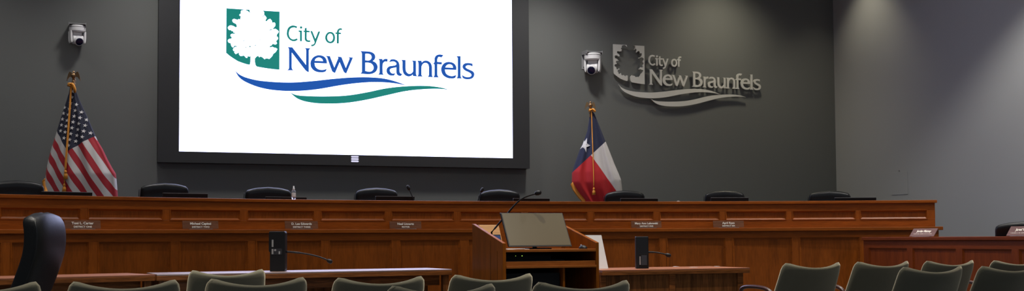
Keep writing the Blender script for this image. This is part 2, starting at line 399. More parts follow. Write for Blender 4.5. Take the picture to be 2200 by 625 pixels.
# ------------------------------------------------------------------ executive chairs (black leather)
def back_profile(t):                  # (y, z) centre line of the back, t 0 bottom .. 1 top ; chair faces +y
    P_ = [(-.20, .46), (-.225, .60), (-.285, .76), (-.335, .92), (-.345, 1.07), (-.325, 1.20)]
    x = t*(len(P_)-1); i = min(int(x), len(P_)-2); f_ = x-i
    p0 = P_[max(i-1, 0)]; p1 = P_[i]; p2 = P_[i+1]; p3 = P_[min(i+2, len(P_)-1)]
    def cr(a, b, c, d): return .5*((2*b)+(-a+c)*f_+(2*a-5*b+4*c-d)*f_*f_+(-a+3*b-3*c+d)*f_**3)
    return cr(p0[0], p1[0], p2[0], p3[0]), cr(p0[1], p1[1], p2[1], p3[1])
def exec_chair(label, loc, rotz, group):
    t = thing('executive_chair', label, 'chair', loc, rotz, group)
    mb = MB()
    NU, NV = 40, 26
    def fn(u, v):
        a = 2*pi*u; y, z = back_profile(v)
        W = .255+.008*sin(pi*v)
        T = .062
        # superellipse section
        ca, sa = cos(a), sin(a); e = .36
        sx = math.copysign(abs(ca)**e, ca); sy = math.copysign(abs(sa)**e, sa)
        end = min(1, (1-v)*NV/3.2); end = sqrt(max(0, 1-(1-end)**2))
        beg = min(1, v*NV/3+.25)
        k = min(end if v > .85 else 1, beg)
        x = sx*W*(1-.10*(1-k)); yy = y+sy*T*(.25+.75*k)
        zz = z - .042*(x/W)**2*max(0, (v-.55)/.45)
        # the front of the back is padded
        if sa > 0: yy += .012*(1-(x/W)**2)
        return (x, yy+.02*(x/W)**2, zz)
    idx = mb.grid(fn, NU, NV, True)
    mb.f.append(idx[0][::-1]); mb.f.append(idx[-1])
    bk_ = mb.build('backrest', M['leather'], t, smooth=True)
    # piping down the side seams
    for sx in (-1, 1):
        pts = [(sx*(.262+.008*sin(pi*v)), back_profile(v)[0]-.022, back_profile(v)[1]-.035*max(0, (v-.55)/.45)) for v in [k/14 for k in range(14)]]
        MB().tube(pts, .004, 6).build('seam_piping', M['leather'], bk_, smooth=True)
    mb = MB()
    def fs(u, v):
        a = 2*pi*u; ca, sa = cos(a), sin(a); e = .4
        k = sin(pi*min(max(v, .0), 1))**.35 if 0 < v < 1 else .55
        return (math.copysign(abs(ca)**e, ca)*.26*k, .06+math.copysign(abs(sa)**e, sa)*.25*k, .40+.11*v)
    idx = mb.grid(fs, 32, 8, True); mb.f.append(idx[0][::-1]); mb.f.append(idx[-1])
    mb.build('seat', M['leather'], t, smooth=True)
    for sx in (-1, 1):
        mb = MB(); mb.tube([(sx*.28, -.18, .50), (sx*.30, -.17, .60), (sx*.30, -.08, .645), (sx*.30, .12, .645), (sx*.29, .18, .60), (sx*.27, .16, .46)], .020, 8)
        mb.build('armrest', M['black'], t, smooth=True)
    MB().tube([(0, .02, .10), (0, .02, .40)], .028, 12).build('gas_column', M['chrome'], t, smooth=True)
    for k in range(5):
        a = 2*pi*k/5+.3
        lg = MB().tube([(0, .02, .12), (.30*cos(a), .02+.30*sin(a), .075)], [.028, .016], 8).build('base_leg', M['black'], t, smooth=True)
        MB().lathe([(.012, -.02), (.027, -.018), (.027, .018), (.012, .02)], (.30*cos(a), .02+.30*sin(a), .03), 12, 'x').build('caster', M['black'], lg, smooth=True)
    return t
G = 'black leather chairs behind the dais'
exec0 = None
dchairs = [(-22, 104, 388, 'black leather chair behind the dais at the far left, cut by the frame'),
 (305, 411, 393.5, 'black leather chair behind the dais, second from the left, just right of the striped flag'),
 (527, 634, 402, 'black leather chair behind the dais beside the sanitizer bottle'),
 (765, 860, 403.5, 'black leather chair behind the dais just left of the small gooseneck microphone'),
 (1032, 1121, 407, 'black leather chair behind the dais, above the lectern'),
 (1300, 1390, 409, 'black leather chair behind the dais, overlapping the right of the lone-star flag'),
 (1515, 1604, 409, 'black leather chair behind the dais above the DISTRICT SIX nameplate'),
 (1738, 1832, 409.5, 'black leather chair behind the dais in front of the wall corner, rightmost there')]
for (xa, xb, yt, lab) in dchairs:
    # choose the radius where a .53 m chair spans this many pixels, then set by its top edge
    best = None
    for k in range(200):
        r = RU+.95+k*.01; pc = phi_at((xa+xb)/2, r, 1.5); v = arc(pc, r, 1.5)-O; z_ = v.dot(fw)
        wpx = .54*F/z_; e = abs(wpx-(xb-xa))
        if best is None or e < best[0]: best = (e, r, pc)
    r = min(max(best[1], RU+1.2), RU+1.6); pc = phi_at((xa+xb)/2, r, 1.5)
    base = arc(pc, r, PLZ)
    topz = at_y((xa+xb)/2, yt, base.y+.33).z
    yaw = (PSI-pc)*.35+.65*atan2(-base.x, base.y)+pi
    if exec0 is None:
        exec0 = exec_chair(lab, base, yaw, G); o = exec0
    else: o = dup(exec0, lab, base, yaw, G)
    o.scale = (1, 1, (topz-PLZ)/1.205)
    # the pose anchor is the seat: shift so the back sits at the measured place
    off = Matrix.Rotation(yaw, 3, 'Z') @ Vector((0, .10, 0)); o.location = base+off

# chair drawn up at the front table, seen from its side
yb = 7.75
top = at_y(101, 451, yb)
o = dup(exec0, 'black leather high-back chair at the near left table, turned side-on, in the foreground', (0, 0, 0), radians(92), 'foreground executive chair')
del o['group']
o.scale = (1, 1, top.z/1.215)
rm = Matrix.Rotation(radians(92), 3, 'Z') @ Vector((0, -.335, 0)); o.location = (top.x-rm.x, yb-rm.y, 0)

# chair behind the staff desk on the right
cy_ = 11.0
top = at_y(2176, 474.5, cy_)
base = Vector((top.x, cy_, 0)); yaw = PSI+pi/2+.50
o = dup(exec0, 'black leather chair behind the reddish staff desk at the right edge', base, yaw, None)
if 'group' in o: del o['group']
o.scale = (1, 1, top.z/1.205)

# ------------------------------------------------------------------ dais monitors
def monitor(label, loc, rotz, w_, group, first=[None]):
    if first[0] is not None:
        o = dup(first[0], label, loc, rotz, group); o.scale = (w_/.5, 1, 1); return o
    t = thing('desk_monitor', label, 'monitor', loc, rotz, group)
    # local -y is the back of the monitor, towards the audience; tilted back
    MB().hexa([(-.25, -.012, .06), (.25, -.012, .06), (.25, .018, .06), (-.25, .018, .06),
               (-.243, -.062, .34), (.243, -.062, .34), (.243, -.032, .34), (-.243, -.032, .34)]).build('housing', M['black'], t, bevel=.004)
    MB().hexa([(-.24, .0185, .07), (.24, .0185, .07), (.24, .020, .07), (-.24, .020, .07),
               (-.235, -.030, .335), (.235, -.030, .335), (.235, -.0285, .335), (-.235, -.0285, .335)]).build('display', M['darkwin'], t)
    MB().box(-.243, .243, -.060, -.034, .340, .3425).build('top_edge_trim', M['whitegrey'], t)
    MB().tube([(0, -.03, .02), (0, -.03, .2)], .02, 10).build('stand_neck', M['black'], t, smooth=True)
    MB().box(-.12, .12, -.10, .08, 0, .014).build('stand_base', M['black'], t, bevel=.004)
    first[0] = t; return t
mons = [(89, 200, 412, 'in front of the striped flag'), (348, 449, 415, 'right of the second chair from the left'), (568, 662, 423, 'behind the sanitizer bottle'),
 (804, 894, 421.5, 'beside the small gooseneck microphone'), (1100, 1184, 426, 'behind the lectern microphone'), (1331, 1416, 426, 'right of the lone-star flag'),
 (1526, 1610, 424, 'above the DISTRICT SIX nameplate'), (1793, 1883, 424, 'at the right end of the dais')]
for (xa, xb, yt, lab) in mons:
    r = RU+.42; pc = phi_at((xa+xb)/2, r, ZT); v = arc(pc, r, ZT); topz = at_y((xa+xb)/2, yt, v.y).z
    wd = (xb-xa)/F*(v-O).dot(fw)
    o = monitor('low black monitor on the dais desk ' + lab, arc(pc, r+.05, ZL), PSI-pc, wd, 'monitors behind the dais rail')
    o.scale = (wd/.5, 1, (topz-ZL)/.3425)

# ------------------------------------------------------------------ small things on the dais
def gooseneck_tube(pts, r, mb): mb.tube(pts, r, 8)
def bez(p0, p1, p2, p3, n=16):
    return [p0*(1-t)**3+p1*3*t*(1-t)**2+p2*3*t*t*(1-t)+p3*t**3 for t in [k/n for k in range(n+1)]]
def dais_mic(label, tip, basepx, rr, lean):
    pb = phi_at(basepx[0], rr, ZL); b = arc(pb, rr, ZL); yd = b.y
    tp = at_y(tip[0], tip[1], yd); mid = at_y(*lean, yd)
    t = thing('gooseneck_microphone', label, 'microphone', b)
    MB().lathe([(.045, 0), (.045, .02), (.03, .028)], (0, 0, 0), 16).build('base', M['black'], t, smooth=False)
    pts = bez(Vector((0, 0, .02)), (mid-b)*.6, (mid-b), tp-b)
    MB().tube(pts, .0055, 8).build('gooseneck', M['black'], t, smooth=True)
    d = (pts[-1]-pts[-2]).normalized()
    MB().tube([pts[-1]-d*.01, pts[-1], pts[-1]+d*.02, pts[-1]+d*.045, pts[-1]+d*.052], [.007, .016, .018, .015, .006], 12).build('microphone_head', M['black'], t, smooth=True)
dais_mic('small gooseneck microphone rising above the dais rail beside the mayor monitor', (879, 407), (912, 470), RU+.3, (890, 430))
dais_mic('gooseneck microphone half hidden left of the chair above the lectern', (1034, 412), (1012, 480), RU+.3, (1026, 428))
# sanitizer bottle on the top cap
pb = phi_at(631, R+.10, ZT); b = arc(pb, R+.10, ZT)
t = thing('spray_bottle', 'clear sanitizer bottle with white spray top on the dais rail', 'bottle', b)
MB().lathe([(.018, 0), (.021, .004), (.021, .085), (.017, .097), (.010, .103), (.010, .108)], n=20).build('bottle_body', M['clear'], t, smooth=True)
MB().lathe([(.0215, .030), (.0217, .032), (.0217, .070), (.0215, .072)], n=20).build('bottle_label', M['paper'], t, smooth=True)
MB().lathe([(.012, .101), (.012, .116), (.008, .120), (.007, .140), (.003, .143)], n=16).build('spray_cap', M['white'], t, smooth=True)
# crumpled white card behind the rail
pb = phi_at(1458, RU+.3, ZT); b = arc(pb, RU+.3, ZL); zt = at_y(1458, 430.5, b.y).z-ZL
t = thing('document_holder', 'white slip of paper poking up over the dais rail right of a chair', 'paper', b, PSI-pb)
MB().prism([(-.03, 0), (.03, 0), (.02, zt-.012), (.004, zt-.004), (-.006, zt), (-.028, zt-.014)], 'y', 0, .002).build('sheet', M['paper'], t)
MB().box(-.05, .05, -.03, .03, 0, .01).build('stand', M['black'], t)

# ------------------------------------------------------------------ flags
def interp(tab, x):
    if x <= tab[0][0]: return tab[0][1]
    for (a, b), (c, d) in zip(tab, tab[1:]):
        if x <= c: return b+(d-b)*(x-a)/(c-a)
    return tab[-1][1]
def flag(label, YD, Lt, Rt, ytop, ybot, polex, eagle_y, gfun, mat, stars, cordx, tassels, fringe, bow, seed):
    # tables are measured on the photograph; everything is turned into metres on a plane at the flag's own distance
    base = at_y(polex, 500, YD); base.z = PLZ
    t = thing('flag', label, 'flag', base)
    sc = YD/F
    def loc(px, py): return at_y(px, py, YD)-base
    def front(x_px, y_px):
        l, r = interp(Lt, y_px), interp(Rt, y_px); c = (l+r)/2; hw_ = (r-l)/2
        u = max(-1, min(1, (x_px-c)/hw_)); th = math.acos(u)
        return depth(th, y_px, hw_)
    def depth(th, yp, hw_):
        h = hw_*sc; v = (yp-ytop)/(ybot-ytop)
        rip = 1+.0*v
        return -(h*.42*sin(th)*rip) - (.016*sin(th*7+seed+v*1.5)+.010*sin(th*13+seed*2-v*3))*min(1, v*2)*abs(sin(th))**.7
    NU, NV = 120, 90
    mb = MB()
    def fn(u, v):
        yp = ytop+(ybot-ytop)*v; l, r = interp(Lt, yp), interp(Rt, yp); c = (l+r)/2; hw_ = (r-l)/2
        th = 2*pi*u; px = c+hw_*cos(th); p = loc(px, yp); return (p.x, p.y+depth(th, yp, hw_), p.z)
    def gf(u, v):
        yp = ytop+(ybot-ytop)*v; l, r = interp(Lt, yp), interp(Rt, yp); c = (l+r)/2; hw_ = (r-l)/2
        return gfun(c+hw_*cos(2*pi*u), yp)
    idx = mb.grid(fn, NU, NV, True, gf); mb.f.append(idx[0][::-1]); mb.f.append(idx[-1])
    cl = mb.build('cloth', mat, t, smooth=True)
    for (cx_, cy_, rad, rot) in stars:
        pts = []
        for k in range(10):
            a = rot+pi*k/5; rr = rad if k % 2 == 0 else rad*.40
            pts.append((cx_+rr*sin(a)*(.72 if rad > 10 else 1), cy_-rr*cos(a)))
        # clip to the visible outline
        pts = [(min(max(x, interp(Lt, y)+.3), interp(Rt, y)-.3), y) for x, y in pts]
        mb = MB(); NS = 4 if rad > 10 else 1
        c0 = loc(cx_, cy_); ci = mb.vert((c0.x, c0.y+front(cx_, cy_)-.006, c0.z)); vi = []
        ringprev = [ci]*10
        for q in range(1, NS+1):
            ring = []
            for (x, y) in pts:
                xx = cx_+(x-cx_)*q/NS; yy = cy_+(y-cy_)*q/NS; p = loc(xx, yy); ring.append(mb.vert((p.x, p.y+front(xx, yy)-.006, p.z)))
            for k in range(10):
                if q == 1: mb.f.append([ci, ring[k], ring[(k+1) % 10]])
                else: mb.f.append([ringprev[k], ring[k], ring[(k+1) % 10], ringprev[(k+1) % 10]])
            ringprev = ring
        mb.build('star', M['starwhite'], cl, recalc=False)
    # pole, finial
    zt = loc(polex, eagle_y+22).z
    MB().tube([(0, 0, .04), (0, 0, zt)], .014, 14).build('pole', M['pole'], t, smooth=True)
    MB().lathe([(.17, 0), (.17, .02), (.12, .045), (.05, .06), (.03, .11), (.014, .12)], n=28).build('pole_base', M['brass'], t, smooth=True)
    e = MB().lathe([(.012, -.06), (.022, -.05), (.024, -.035), (.012, -.03), (.018, -.02), (.018, -.010), (.010, -.004), (.012, 0), (.006, .008)], (0, 0, zt+.035), 14).build('finial_ferrule', M['brass'], t, smooth=True)
    z0 = zt+.055
    body = MB().lathe([(.006, 0), (.016, .012), (.026, .030), (.030, .048), (.018, .062), (.012, .068), (.016, .076), (.014, .088), (.004, .096)], (0, -.004, z0-.01), 14)
    body.tube([(0, -.015, z0+.068), (0, -.034, z0+.060)], [.008, .002], 8)
    body.tube([(0, .0, z0+.01), (0, .02, z0-.03)], [.016, .024], 8)
    eb = body.build('eagle', M['brass'], t, smooth=True)
    for sx in (-1, 1):
        wg = MB().prism([(sx*.012, z0+.05), (sx*.03, z0+.072), (sx*.048, z0+.078), (sx*.060, z0+.055), (sx*.072, z0+.01), (sx*.080, z0-.03), (sx*.070, z0-.02), (sx*.062, z0+.0), (sx*.055, z0-.005), (sx*.046, z0+.02), (sx*.036, z0+.012), (sx*.024, z0+.03)], 'y', -.004, .004)
        wg.build('wing', M['brass'], eb)
    # gold bow at the top and cord with tassels
    bw = MB()
    for pl in bow:
        pts = [loc(x, y)+Vector((0, front(x, y)-.02 if False else -.03, 0)) for x, y in pl]
        for k in range(3): bw.tube([p+Vector((.006*(k-1), -.006*k, 0)) for p in pts], [.010]+[.014]*(len(pts)-2)+[.008], 8)
    bw.build('gold_bow', M['gold'], t, smooth=True)
    for q, (cpx, ty) in enumerate(zip(cordx, tassels)):
        pts = [];
        for k in range(30):
            y = bow[0][0][1]+(ty-bow[0][0][1])*k/29; x = cpx[0]+(cpx[1]-cpx[0])*k/29
            p = loc(x, y); pts.append(Vector((p.x, min(p.y+front(x, y)-.016, -.03), p.z)))
        c = MB().tube(pts, .0065, 8).build('cord', M['gold'], t, smooth=True)
        p = pts[-1]
        MB().lathe([(.004, .0), (.014, -.008), (.015, -.022), (.010, -.030), (.018, -.045), (.024, -.095), (.018, -.097)], (p.x, p.y-.004, p.z), 14).build('tassel', M['gold'], c, smooth=True)
    # fringe along the lower left edge
    fb = MB()
    N_ = 46
    for k in range(N_):
        f_ = k/(N_-1); x0 = interp([(i/(len(fringe)-1), p[0]) for i, p in enumerate(fringe)], f_); y0 = interp([(i/(len(fringe)-1), p[1]) for i, p in enumerate(fringe)], f_)
        p = loc(x0, y0); yy = front(max(x0, interp(Lt, y0)+1), y0)-.012
        fb.tube([(p.x+.016, p.y+yy, p.z+.010), (p.x-.012, p.y+yy-.004, p.z-.016), (p.x-.020, p.y+yy, p.z-.030)], [.0045, .005, .003], 5)
    fb.build('fringe', M['gold'], t, smooth=True)
    return t
def nodes_cloth(name, kind):
    mt, N, L, b = newmat(name); b.inputs['Roughness'].default_value = .75; b.inputs['Sheen Weight'].default_value = .1
    at = N.new('ShaderNodeAttribute'); at.attribute_name = 'grain'; sp = N.new('ShaderNodeSeparateXYZ'); L.new(at.outputs['Vector'], sp.inputs[0])
    def mth(op, a, b_=None):
        n_ = N.new('ShaderNodeMath'); n_.operation = op
        for i_, x in enumerate((a, b_)):
            if x is None: continue
            if isinstance(x, (int, float)): n_.inputs[i_].default_value = x
            else: L.new(x, n_.inputs[i_])
        return n_.outputs[0]
    def mix(f, c1, c2):
        n_ = N.new('ShaderNodeMix'); n_.data_type = 'RGBA'; L.new(f, n_.inputs[0])
        for i_, c in ((6, c1), (7, c2)):
            if isinstance(c, tuple): n_.inputs[i_].default_value = (*c, 1)
            else: L.new(c, n_.inputs[i_])
        return n_.outputs[2]
    navy = (.008, .011, .035); red = (.40, .010, .022); whi = (.60, .58, .57)
    if kind == 'us':
        par = mth('MODULO', mth('FLOOR', mth('DIVIDE', mth('ADD', sp.outputs[1], 62+24*20), 24)), 2)
        inq = mth('GREATER_THAN', sp.outputs[1], -62); inp = mth('LESS_THAN', sp.outputs[0], 436)
        out = mix(mth('MULTIPLY', inq, inp), mix(par, red, whi), navy)
    else:
        out = mix(mth('GREATER_THAN', sp.outputs[0], 0), mix(mth('GREATER_THAN', sp.outputs[1], 0), (.48, .008, .012), whi), (.008, .013, .05))
    L.new(out, b.inputs['Base Color'])
    return mt
# stars-and-stripes flag, photo px from the zoomed crop: x = 60 + zx/2.0167, y = 130 + zy/2.0167
def zu(zx, zy): return 60+zx/2.0167, 130+zy/2.0167
def inv_u(x, y): return (x-60)*2.0167, (y-130)*2.0167
def g_us(x, y):
    zx, zy = inv_u(x, y); return (.555*zx+.832*zy+.0, .832*zx-.555*zy, 0)
def tab(f_, pts):
    q = [f_(*p) for p in pts]; return [(y, x) for x, y in q]
usL = tab(zu, [(183, 108), (178, 140), (166, 180), (150, 228), (134, 280), (122, 322), (106, 372), (90, 430), (80, 480), (76, 520), (74, 590), (78, 700), (90, 760)])
usR = tab(zu, [(196, 100), (207, 125), (219, 160), (240, 208), (262, 255), (285, 310), (300, 345), (324, 385), (345, 430), (366, 468), (380, 490), (384, 530), (389, 590), (394, 700), (390, 760)])
def pq(p, q):  # inverse of the (p, q) rotation
    det = -.555*.555-.832*.832
    zx = (p*-.555-.832*q)/det; zy = (.555*q-.832*p)/det; return zx, zy
st = []
for row in range(9):
    for colm in range(11):
        if (row+colm) % 2: continue
        p = 436-19.5*(colm+1); q = -62+16.8*(row+1)
        zx, zy = pq(p, q); x, y = zu(zx, zy)
        if y > usL[0][0]+8 and interp(usL, y)+2.0 < x < interp(usR, y)-2.0: st.append((x, y, 4.6, .12))
flag('stars and stripes flag with gold cord on a pole at the left wall', 12.9, usL, usR, usL[0][0], usL[-1][0], 154.5, 157, g_us,
     nodes_cloth('striped_flag_cloth', 'us'), st, [((155, 176), (154, 176), )[0:1][0] and (155.5, 154.5), (154.0, 152.0)], [368, 396],
     [zu(76, 514), zu(80, 530), zu(92, 562), zu(100, 575)],
     [[(155, 180), (150, 181), (149, 184), (154, 186)], [(156, 180), (160, 184), (163, 192), (164, 200)]], .4)
def zt_(zx, zy): return 1180+zx/2.5, 200+zy/2.5
def g_tx(x, y):
    zx, zy = (x-1180)*2.5, (y-200)*2.5
    # a: above the navy boundary, b: right of the white/red boundary
    d1 = Vector((303-120, 260-430)).normalized(); a = (zx-120)*d1.y-(zy-430)*d1.x
    d2 = Vector((355-226, 525-343)).normalized(); b_ = (zx-226)*d2.y-(zy-343)*d2.x
    return (a, b_, 0)
txL = tab(zt_, [(219, 98), (213, 150), (205, 200), (188, 250), (165, 300), (140, 370), (122, 425), (121, 480), (140, 515), (190, 580), (215, 620), (225, 760)])
txR = tab(zt_, [(234, 98), (244, 112), (270, 178), (303, 260), (325, 315), (350, 380), (372, 430), (386, 466), (392, 520), (396, 590), (396, 760)])
flag('navy, white and red lone-star flag with gold cord on a pole behind the dais', 15.55, txL, txR, txL[0][0], txL[-1][0], 1271, 218, g_tx,
     nodes_cloth('lone_star_flag_cloth', 'tx'), [(zt_(190, 280)[0], zt_(190, 280)[1], 16.5, .40)], [(1270.5, 1274)], [404],
     [zt_(122, 482), zt_(135, 512), zt_(160, 548), zt_(188, 580)],
     [[(1271, 236), (1267, 236), (1266, 239), (1266, 240)], [(1272, 234), (1275, 237), (1277, 240), (1278, 241)]], 2.2)

# ------------------------------------------------------------------ emblem outlines, traced once
def parse(s_, ox, oy, sc):
    out = []
    for tok in s_.split():
        k = tok[0]; x, y = tok[1:].split(','); out.append((ox+float(x)/sc, oy+float(y)/sc, k == 'c'))
    return out
A_ = (610, 90, 7.8125); B_ = (770, 90, 6.944); C_ = (890, 100, 7.8125); D_ = (610, 45, 10.415); W_ = (480, 150, 4.231)
GL_BLUE = [(A_, ['c72,92 c137,95 c375,400 c378,150 s373,125 c360,108 c437,112 s418,130 c413,150 c413,503 s385,490 s355,462 c137,178 c126,175 c126,430 s132,455 c148,472 c66,472 s84,455 c90,430 c90,150 s85,112',
  'c718,357 s708,300 s670,250 s590,228 s510,252 s462,310 s450,370 s470,440 s530,490 s620,507 s690,495 c713,460 s650,475 s580,465 s525,420 c507,349', 'c510,322 s530,280 s585,258 s640,280 c664,328',
  'c712,240 c768,243 c845,443 c915,275 s914,262 c905,252 c962,258 c1038,450 c1105,285 s1103,270 c1093,262 c1152,266 c1043,525 s1015,508 s998,480 c935,328 c855,516 s822,500 s806,475 c738,285 s730,260']),
 (B_, ['c38,142 c130,145 s190,155 s235,185 s247,225 s235,262 c205,287 s250,310 s278,350 s278,400 s245,450 s170,477 c38,470 s52,455 c55,430 c55,180 s50,158', 'c98,175 s140,173 s185,190 s200,230 s185,265 s150,282 c98,278', 'c98,305 s150,307 s200,325 s230,375 s220,420 s175,448 c98,438',
  'c303,257 c355,258 c357,288 s375,268 s405,256 c432,260 c430,290 s395,290 s368,310 s357,345 c357,450 s358,470 c370,488 c303,485 s315,470 c318,450 c318,300 s315,272',
  'c463,298 c485,265 s530,263 s580,285 s605,330 c608,430 s618,465 c648,482 c630,505 s595,497 s572,468 c570,375 s520,385 s475,400 s465,430 s485,465 s515,477 c545,472 c528,498 s470,495 s430,460 s425,410 s455,372 s510,360 s555,350 s570,325 s545,295 s505,288',
  'c648,272 c698,275 c700,400 s710,445 s750,480 s795,470 c820,440 c818,310 s815,295 c805,283 c855,285 c855,470 s858,490 c868,510 c818,507 c812,480 s780,505 s735,510 s685,480 s663,420 c660,310 s658,290']),
 (C_, ['c58,242 c118,243 c122,282 s150,252 s195,240 s245,255 s280,295 c292,340 c292,470 s296,490 c306,510 c233,507 s245,490 c250,470 c250,350 s235,295 s190,270 s145,285 c118,330 c115,460 s118,480 c132,500 c58,497 s70,480 c75,460 c75,300 s70,265',
  'c482,148 c450,180 s430,170 s400,175 c382,215 c382,262 c457,265 c457,298 c383,290 c383,470 s388,492 c402,514 c327,511 s340,490 c343,470 c343,290 c320,290 s335,275 c343,262 c343,200 s360,165 s395,142 s440,138',
  'c703,388 s698,335 s660,285 s590,263 s520,275 s470,325 s455,385 s475,460 s530,510 s610,532 s680,522 c698,482 s640,500 s580,490 s530,455 c507,382', 'c512,355 s540,312 s590,293 s640,315 c655,360',
  'c715,167 c773,166 c773,480 s776,510 c790,533 c717,530 s730,510 c733,480 c733,210 s730,185',
  'c972,290 c973,328 s935,312 s890,312 s858,335 s870,365 s930,395 s985,425 s1003,470 s975,525 s900,545 s822,527 c806,485 s850,510 s910,517 s955,500 s960,465 s920,430 s850,395 s815,350 s830,300 s890,280'])]
GL_TEAL = [(D_, ['c290,128 c278,157 s235,140 s190,145 s140,170 s108,240 s108,320 s140,385 s200,418 s250,412 c288,396 c301,420 s250,445 s190,445 s120,405 s75,330 s72,240 s100,160 s160,115 s220,108',
  'c330,217 c397,220 c397,450 c363,450 c363,242 c335,240', 's383,126 s398,132 s404,147 s398,162 s383,168 s368,162 s362,147 s368,132',
  'c471,168 c502,160 c503,220 c572,230 c572,252 c503,245 c502,390 s515,425 s550,440 c584,438 c583,465 s520,462 s478,430 c470,380 c471,243 c443,240 c446,222 c471,220',
  'c597,230 c628,232 c703,415 c772,242 c803,242 c715,480 s690,530 s650,558 c615,562 c618,537 s655,530 s685,500 c690,470',
  's1033,250 s965,280 s928,370 s960,460 s1037,495 s1110,465 s1138,375 s1105,280', 's1033,278 s985,305 s962,370 s985,440 s1037,468 s1085,440 s1103,375 s1085,305',
  'c1298,180 c1288,197 s1250,197 s1228,225 c1222,262 c1272,270 c1272,293 c1222,288 c1222,498 c1188,496 c1190,288 c1155,282 c1158,263 c1190,262 s1197,215 s1230,178 s1270,170'])]
GL_WBLUE = [(W_, ['c102,3 s150,45 s240,80 s370,103 s600,115 s800,103 s1000,82 s1200,68 s1400,72 s1530,95 c1675,145 s1550,122 s1400,112 s1250,118 s1080,138 s850,177 s680,192 s520,190 s370,170 s240,128 s150,75'])]
GL_WTEAL = [(W_, ['c600,203 s660,228 s760,238 s950,241 s1130,232 s1300,205 s1480,168 s1650,150 s1830,145 s1960,158 c2060,182 s1950,173 s1800,178 s1650,195 s1480,232 s1300,272 s1120,300 s950,307 s800,298 s680,265'])]
def zz(l5=(), l6=()): return [(480+x/8.333, 10+y/8.333, True) for x, y in l5]+[(480+x/8.333, 80+y/8.333, True) for x, y in l6]
SH_L = zz([(52,65),(375,87),(465,92),(478,145),(465,140),(440,118),(405,100),(385,92),(350,99),(318,105),(310,130),(312,165),(290,170),(283,188),(295,203),(312,208),(305,240),(297,275),(290,262),(272,258),(255,272),(215,262),(190,254),(165,265),(157,285),(170,315),(195,330),(228,345),(245,395),(215,405),(190,390),(172,380),(140,372),(110,375),(85,395),(77,415),(88,442),(105,455),(130,452),(150,475),(172,470),(178,500),(212,508),(205,520),(180,525),(155,520),(130,535),(125,560),(150,585),(145,608)],
 [(110,28),(85,42),(77,65),(90,95),(130,108),(135,140),(150,170),(172,185),(200,150),(235,158),(243,180),(215,170),(185,190),(170,215),(178,245),(200,245),(195,275),(218,303),(245,290),(275,272),(280,310),(300,335),(340,335),(357,325),(385,345),(400,365),(425,372),(437,335),(460,347),(485,338),(483,440),(478,475),(465,493),(420,485),(340,460),(260,430),(170,375),(100,325),(48,280)])
SH_R = zz([(655,108),(720,108),(1007,125)], [(1002,582),(900,573),(760,555),(600,527),(575,500),(563,440),(562,380),(590,350),(620,330),(640,360),(665,345),(700,360),(735,395),(755,382),(785,378),(820,390),(850,362),(880,330),(885,305),(935,265),(968,212),(940,192),(910,188),(880,172),(850,178),(838,188),(825,160),(865,145),(877,117),(905,125),(935,132),(960,110),(942,70),(975,35),(980,15)])
SH_R += zz([(965,572),(948,570),(960,530),(992,488),(975,460),(930,432),(885,440),(828,465),(822,455),(845,440),(880,435),(925,385),(932,345),(915,318),(868,325),(868,290),(838,255),(810,262),(765,303),(752,290),(755,275),(773,240),(760,215),(738,190),(697,228),(700,210),(728,185),(730,140),(712,114)])
BITS = [[(343,140),(360,148),(367,160),(350,152)], [(392,170),(412,175),(415,186),(395,185)], [(475,150),(490,168),(475,186),(460,168)], [(557,148),(580,134),(590,142),(566,158)], [(350,62),(368,50),(382,60),(360,68)], [(640,48),(655,42),(668,54),(650,56)], [(585,105),(595,101),(600,112),(590,115)], [(563,318),(572,298),(583,302)]]
def loops(groups):
    return [parse(s_, *g) for g, lst in groups for s_ in lst]
SD = WALL_D-.12                     # plane of the picture
def plane_pts(lp, d):
    o_ = []
    for (x, y, c) in lp:
        q = to_room(at_wall(x, y, d)); o_.append((q[0], q[2], c))
    return o_
def curve_mesh(name, lps, depth, mat, parent, base, res=6, fat=0.0):
    cu = bpy.data.curves.new('tmp', 'CURVE'); cu.dimensions = '2D'; cu.fill_mode = 'BOTH'; cu.extrude = depth/2; cu.resolution_u = res; cu.offset = fat
    for lp in lps:
        sp_ = cu.splines.new('BEZIER'); sp_.bezier_points.add(len(lp)-1); sp_.use_cyclic_u = True
        n_ = len(lp)
        for k, (x, y, c) in enumerate(lp):
            b = sp_.bezier_points[k]; b.co = (x, y, 0)
        for k, (x, y, c) in enumerate(lp):
            b = sp_.bezier_points[k]; P0 = Vector(lp[k-1][:2]); P1 = Vector((x, y)); P2 = Vector(lp[(k+1) % n_][:2])
            b.handle_left_type = b.handle_right_type = 'FREE'
            if c:
                hl = P1+(P0-P1)*.33; hr = P1+(P2-P1)*.33
                if not lp[k-1][2]: hl = P1+(P0-P1)*.33
            else:
                tdir = (P2-P0); tl = tdir.length or 1; tdir = tdir/tl
                hl = P1-tdir*(P1-P0).length*.36; hr = P1+tdir*(P2-P1).length*.36
            b.handle_left = (hl.x, hl.y, 0); b.handle_right = (hr.x, hr.y, 0)
    t = bpy.data.objects.new('tmp', cu); COL.objects.link(t); bpy.context.view_layer.update()
    me = bpy.data.meshes.new_from_object(t.evaluated_get(bpy.context.evaluated_depsgraph_get()))
    bpy.data.objects.remove(t); bpy.data.curves.remove(cu)
    me.name = name; me.materials.clear(); me.materials.append(mat)
    # stand the outline up: curve x -> along the wall, curve y -> height, extrusion -> depth
    for v in me.vertices: v.co = (v.co.x, -v.co.z, v.co.y)
    me.update()
    o = bpy.data.objects.new(name, me); COL.objects.link(o); o.parent = parent; o.location = base
    return o

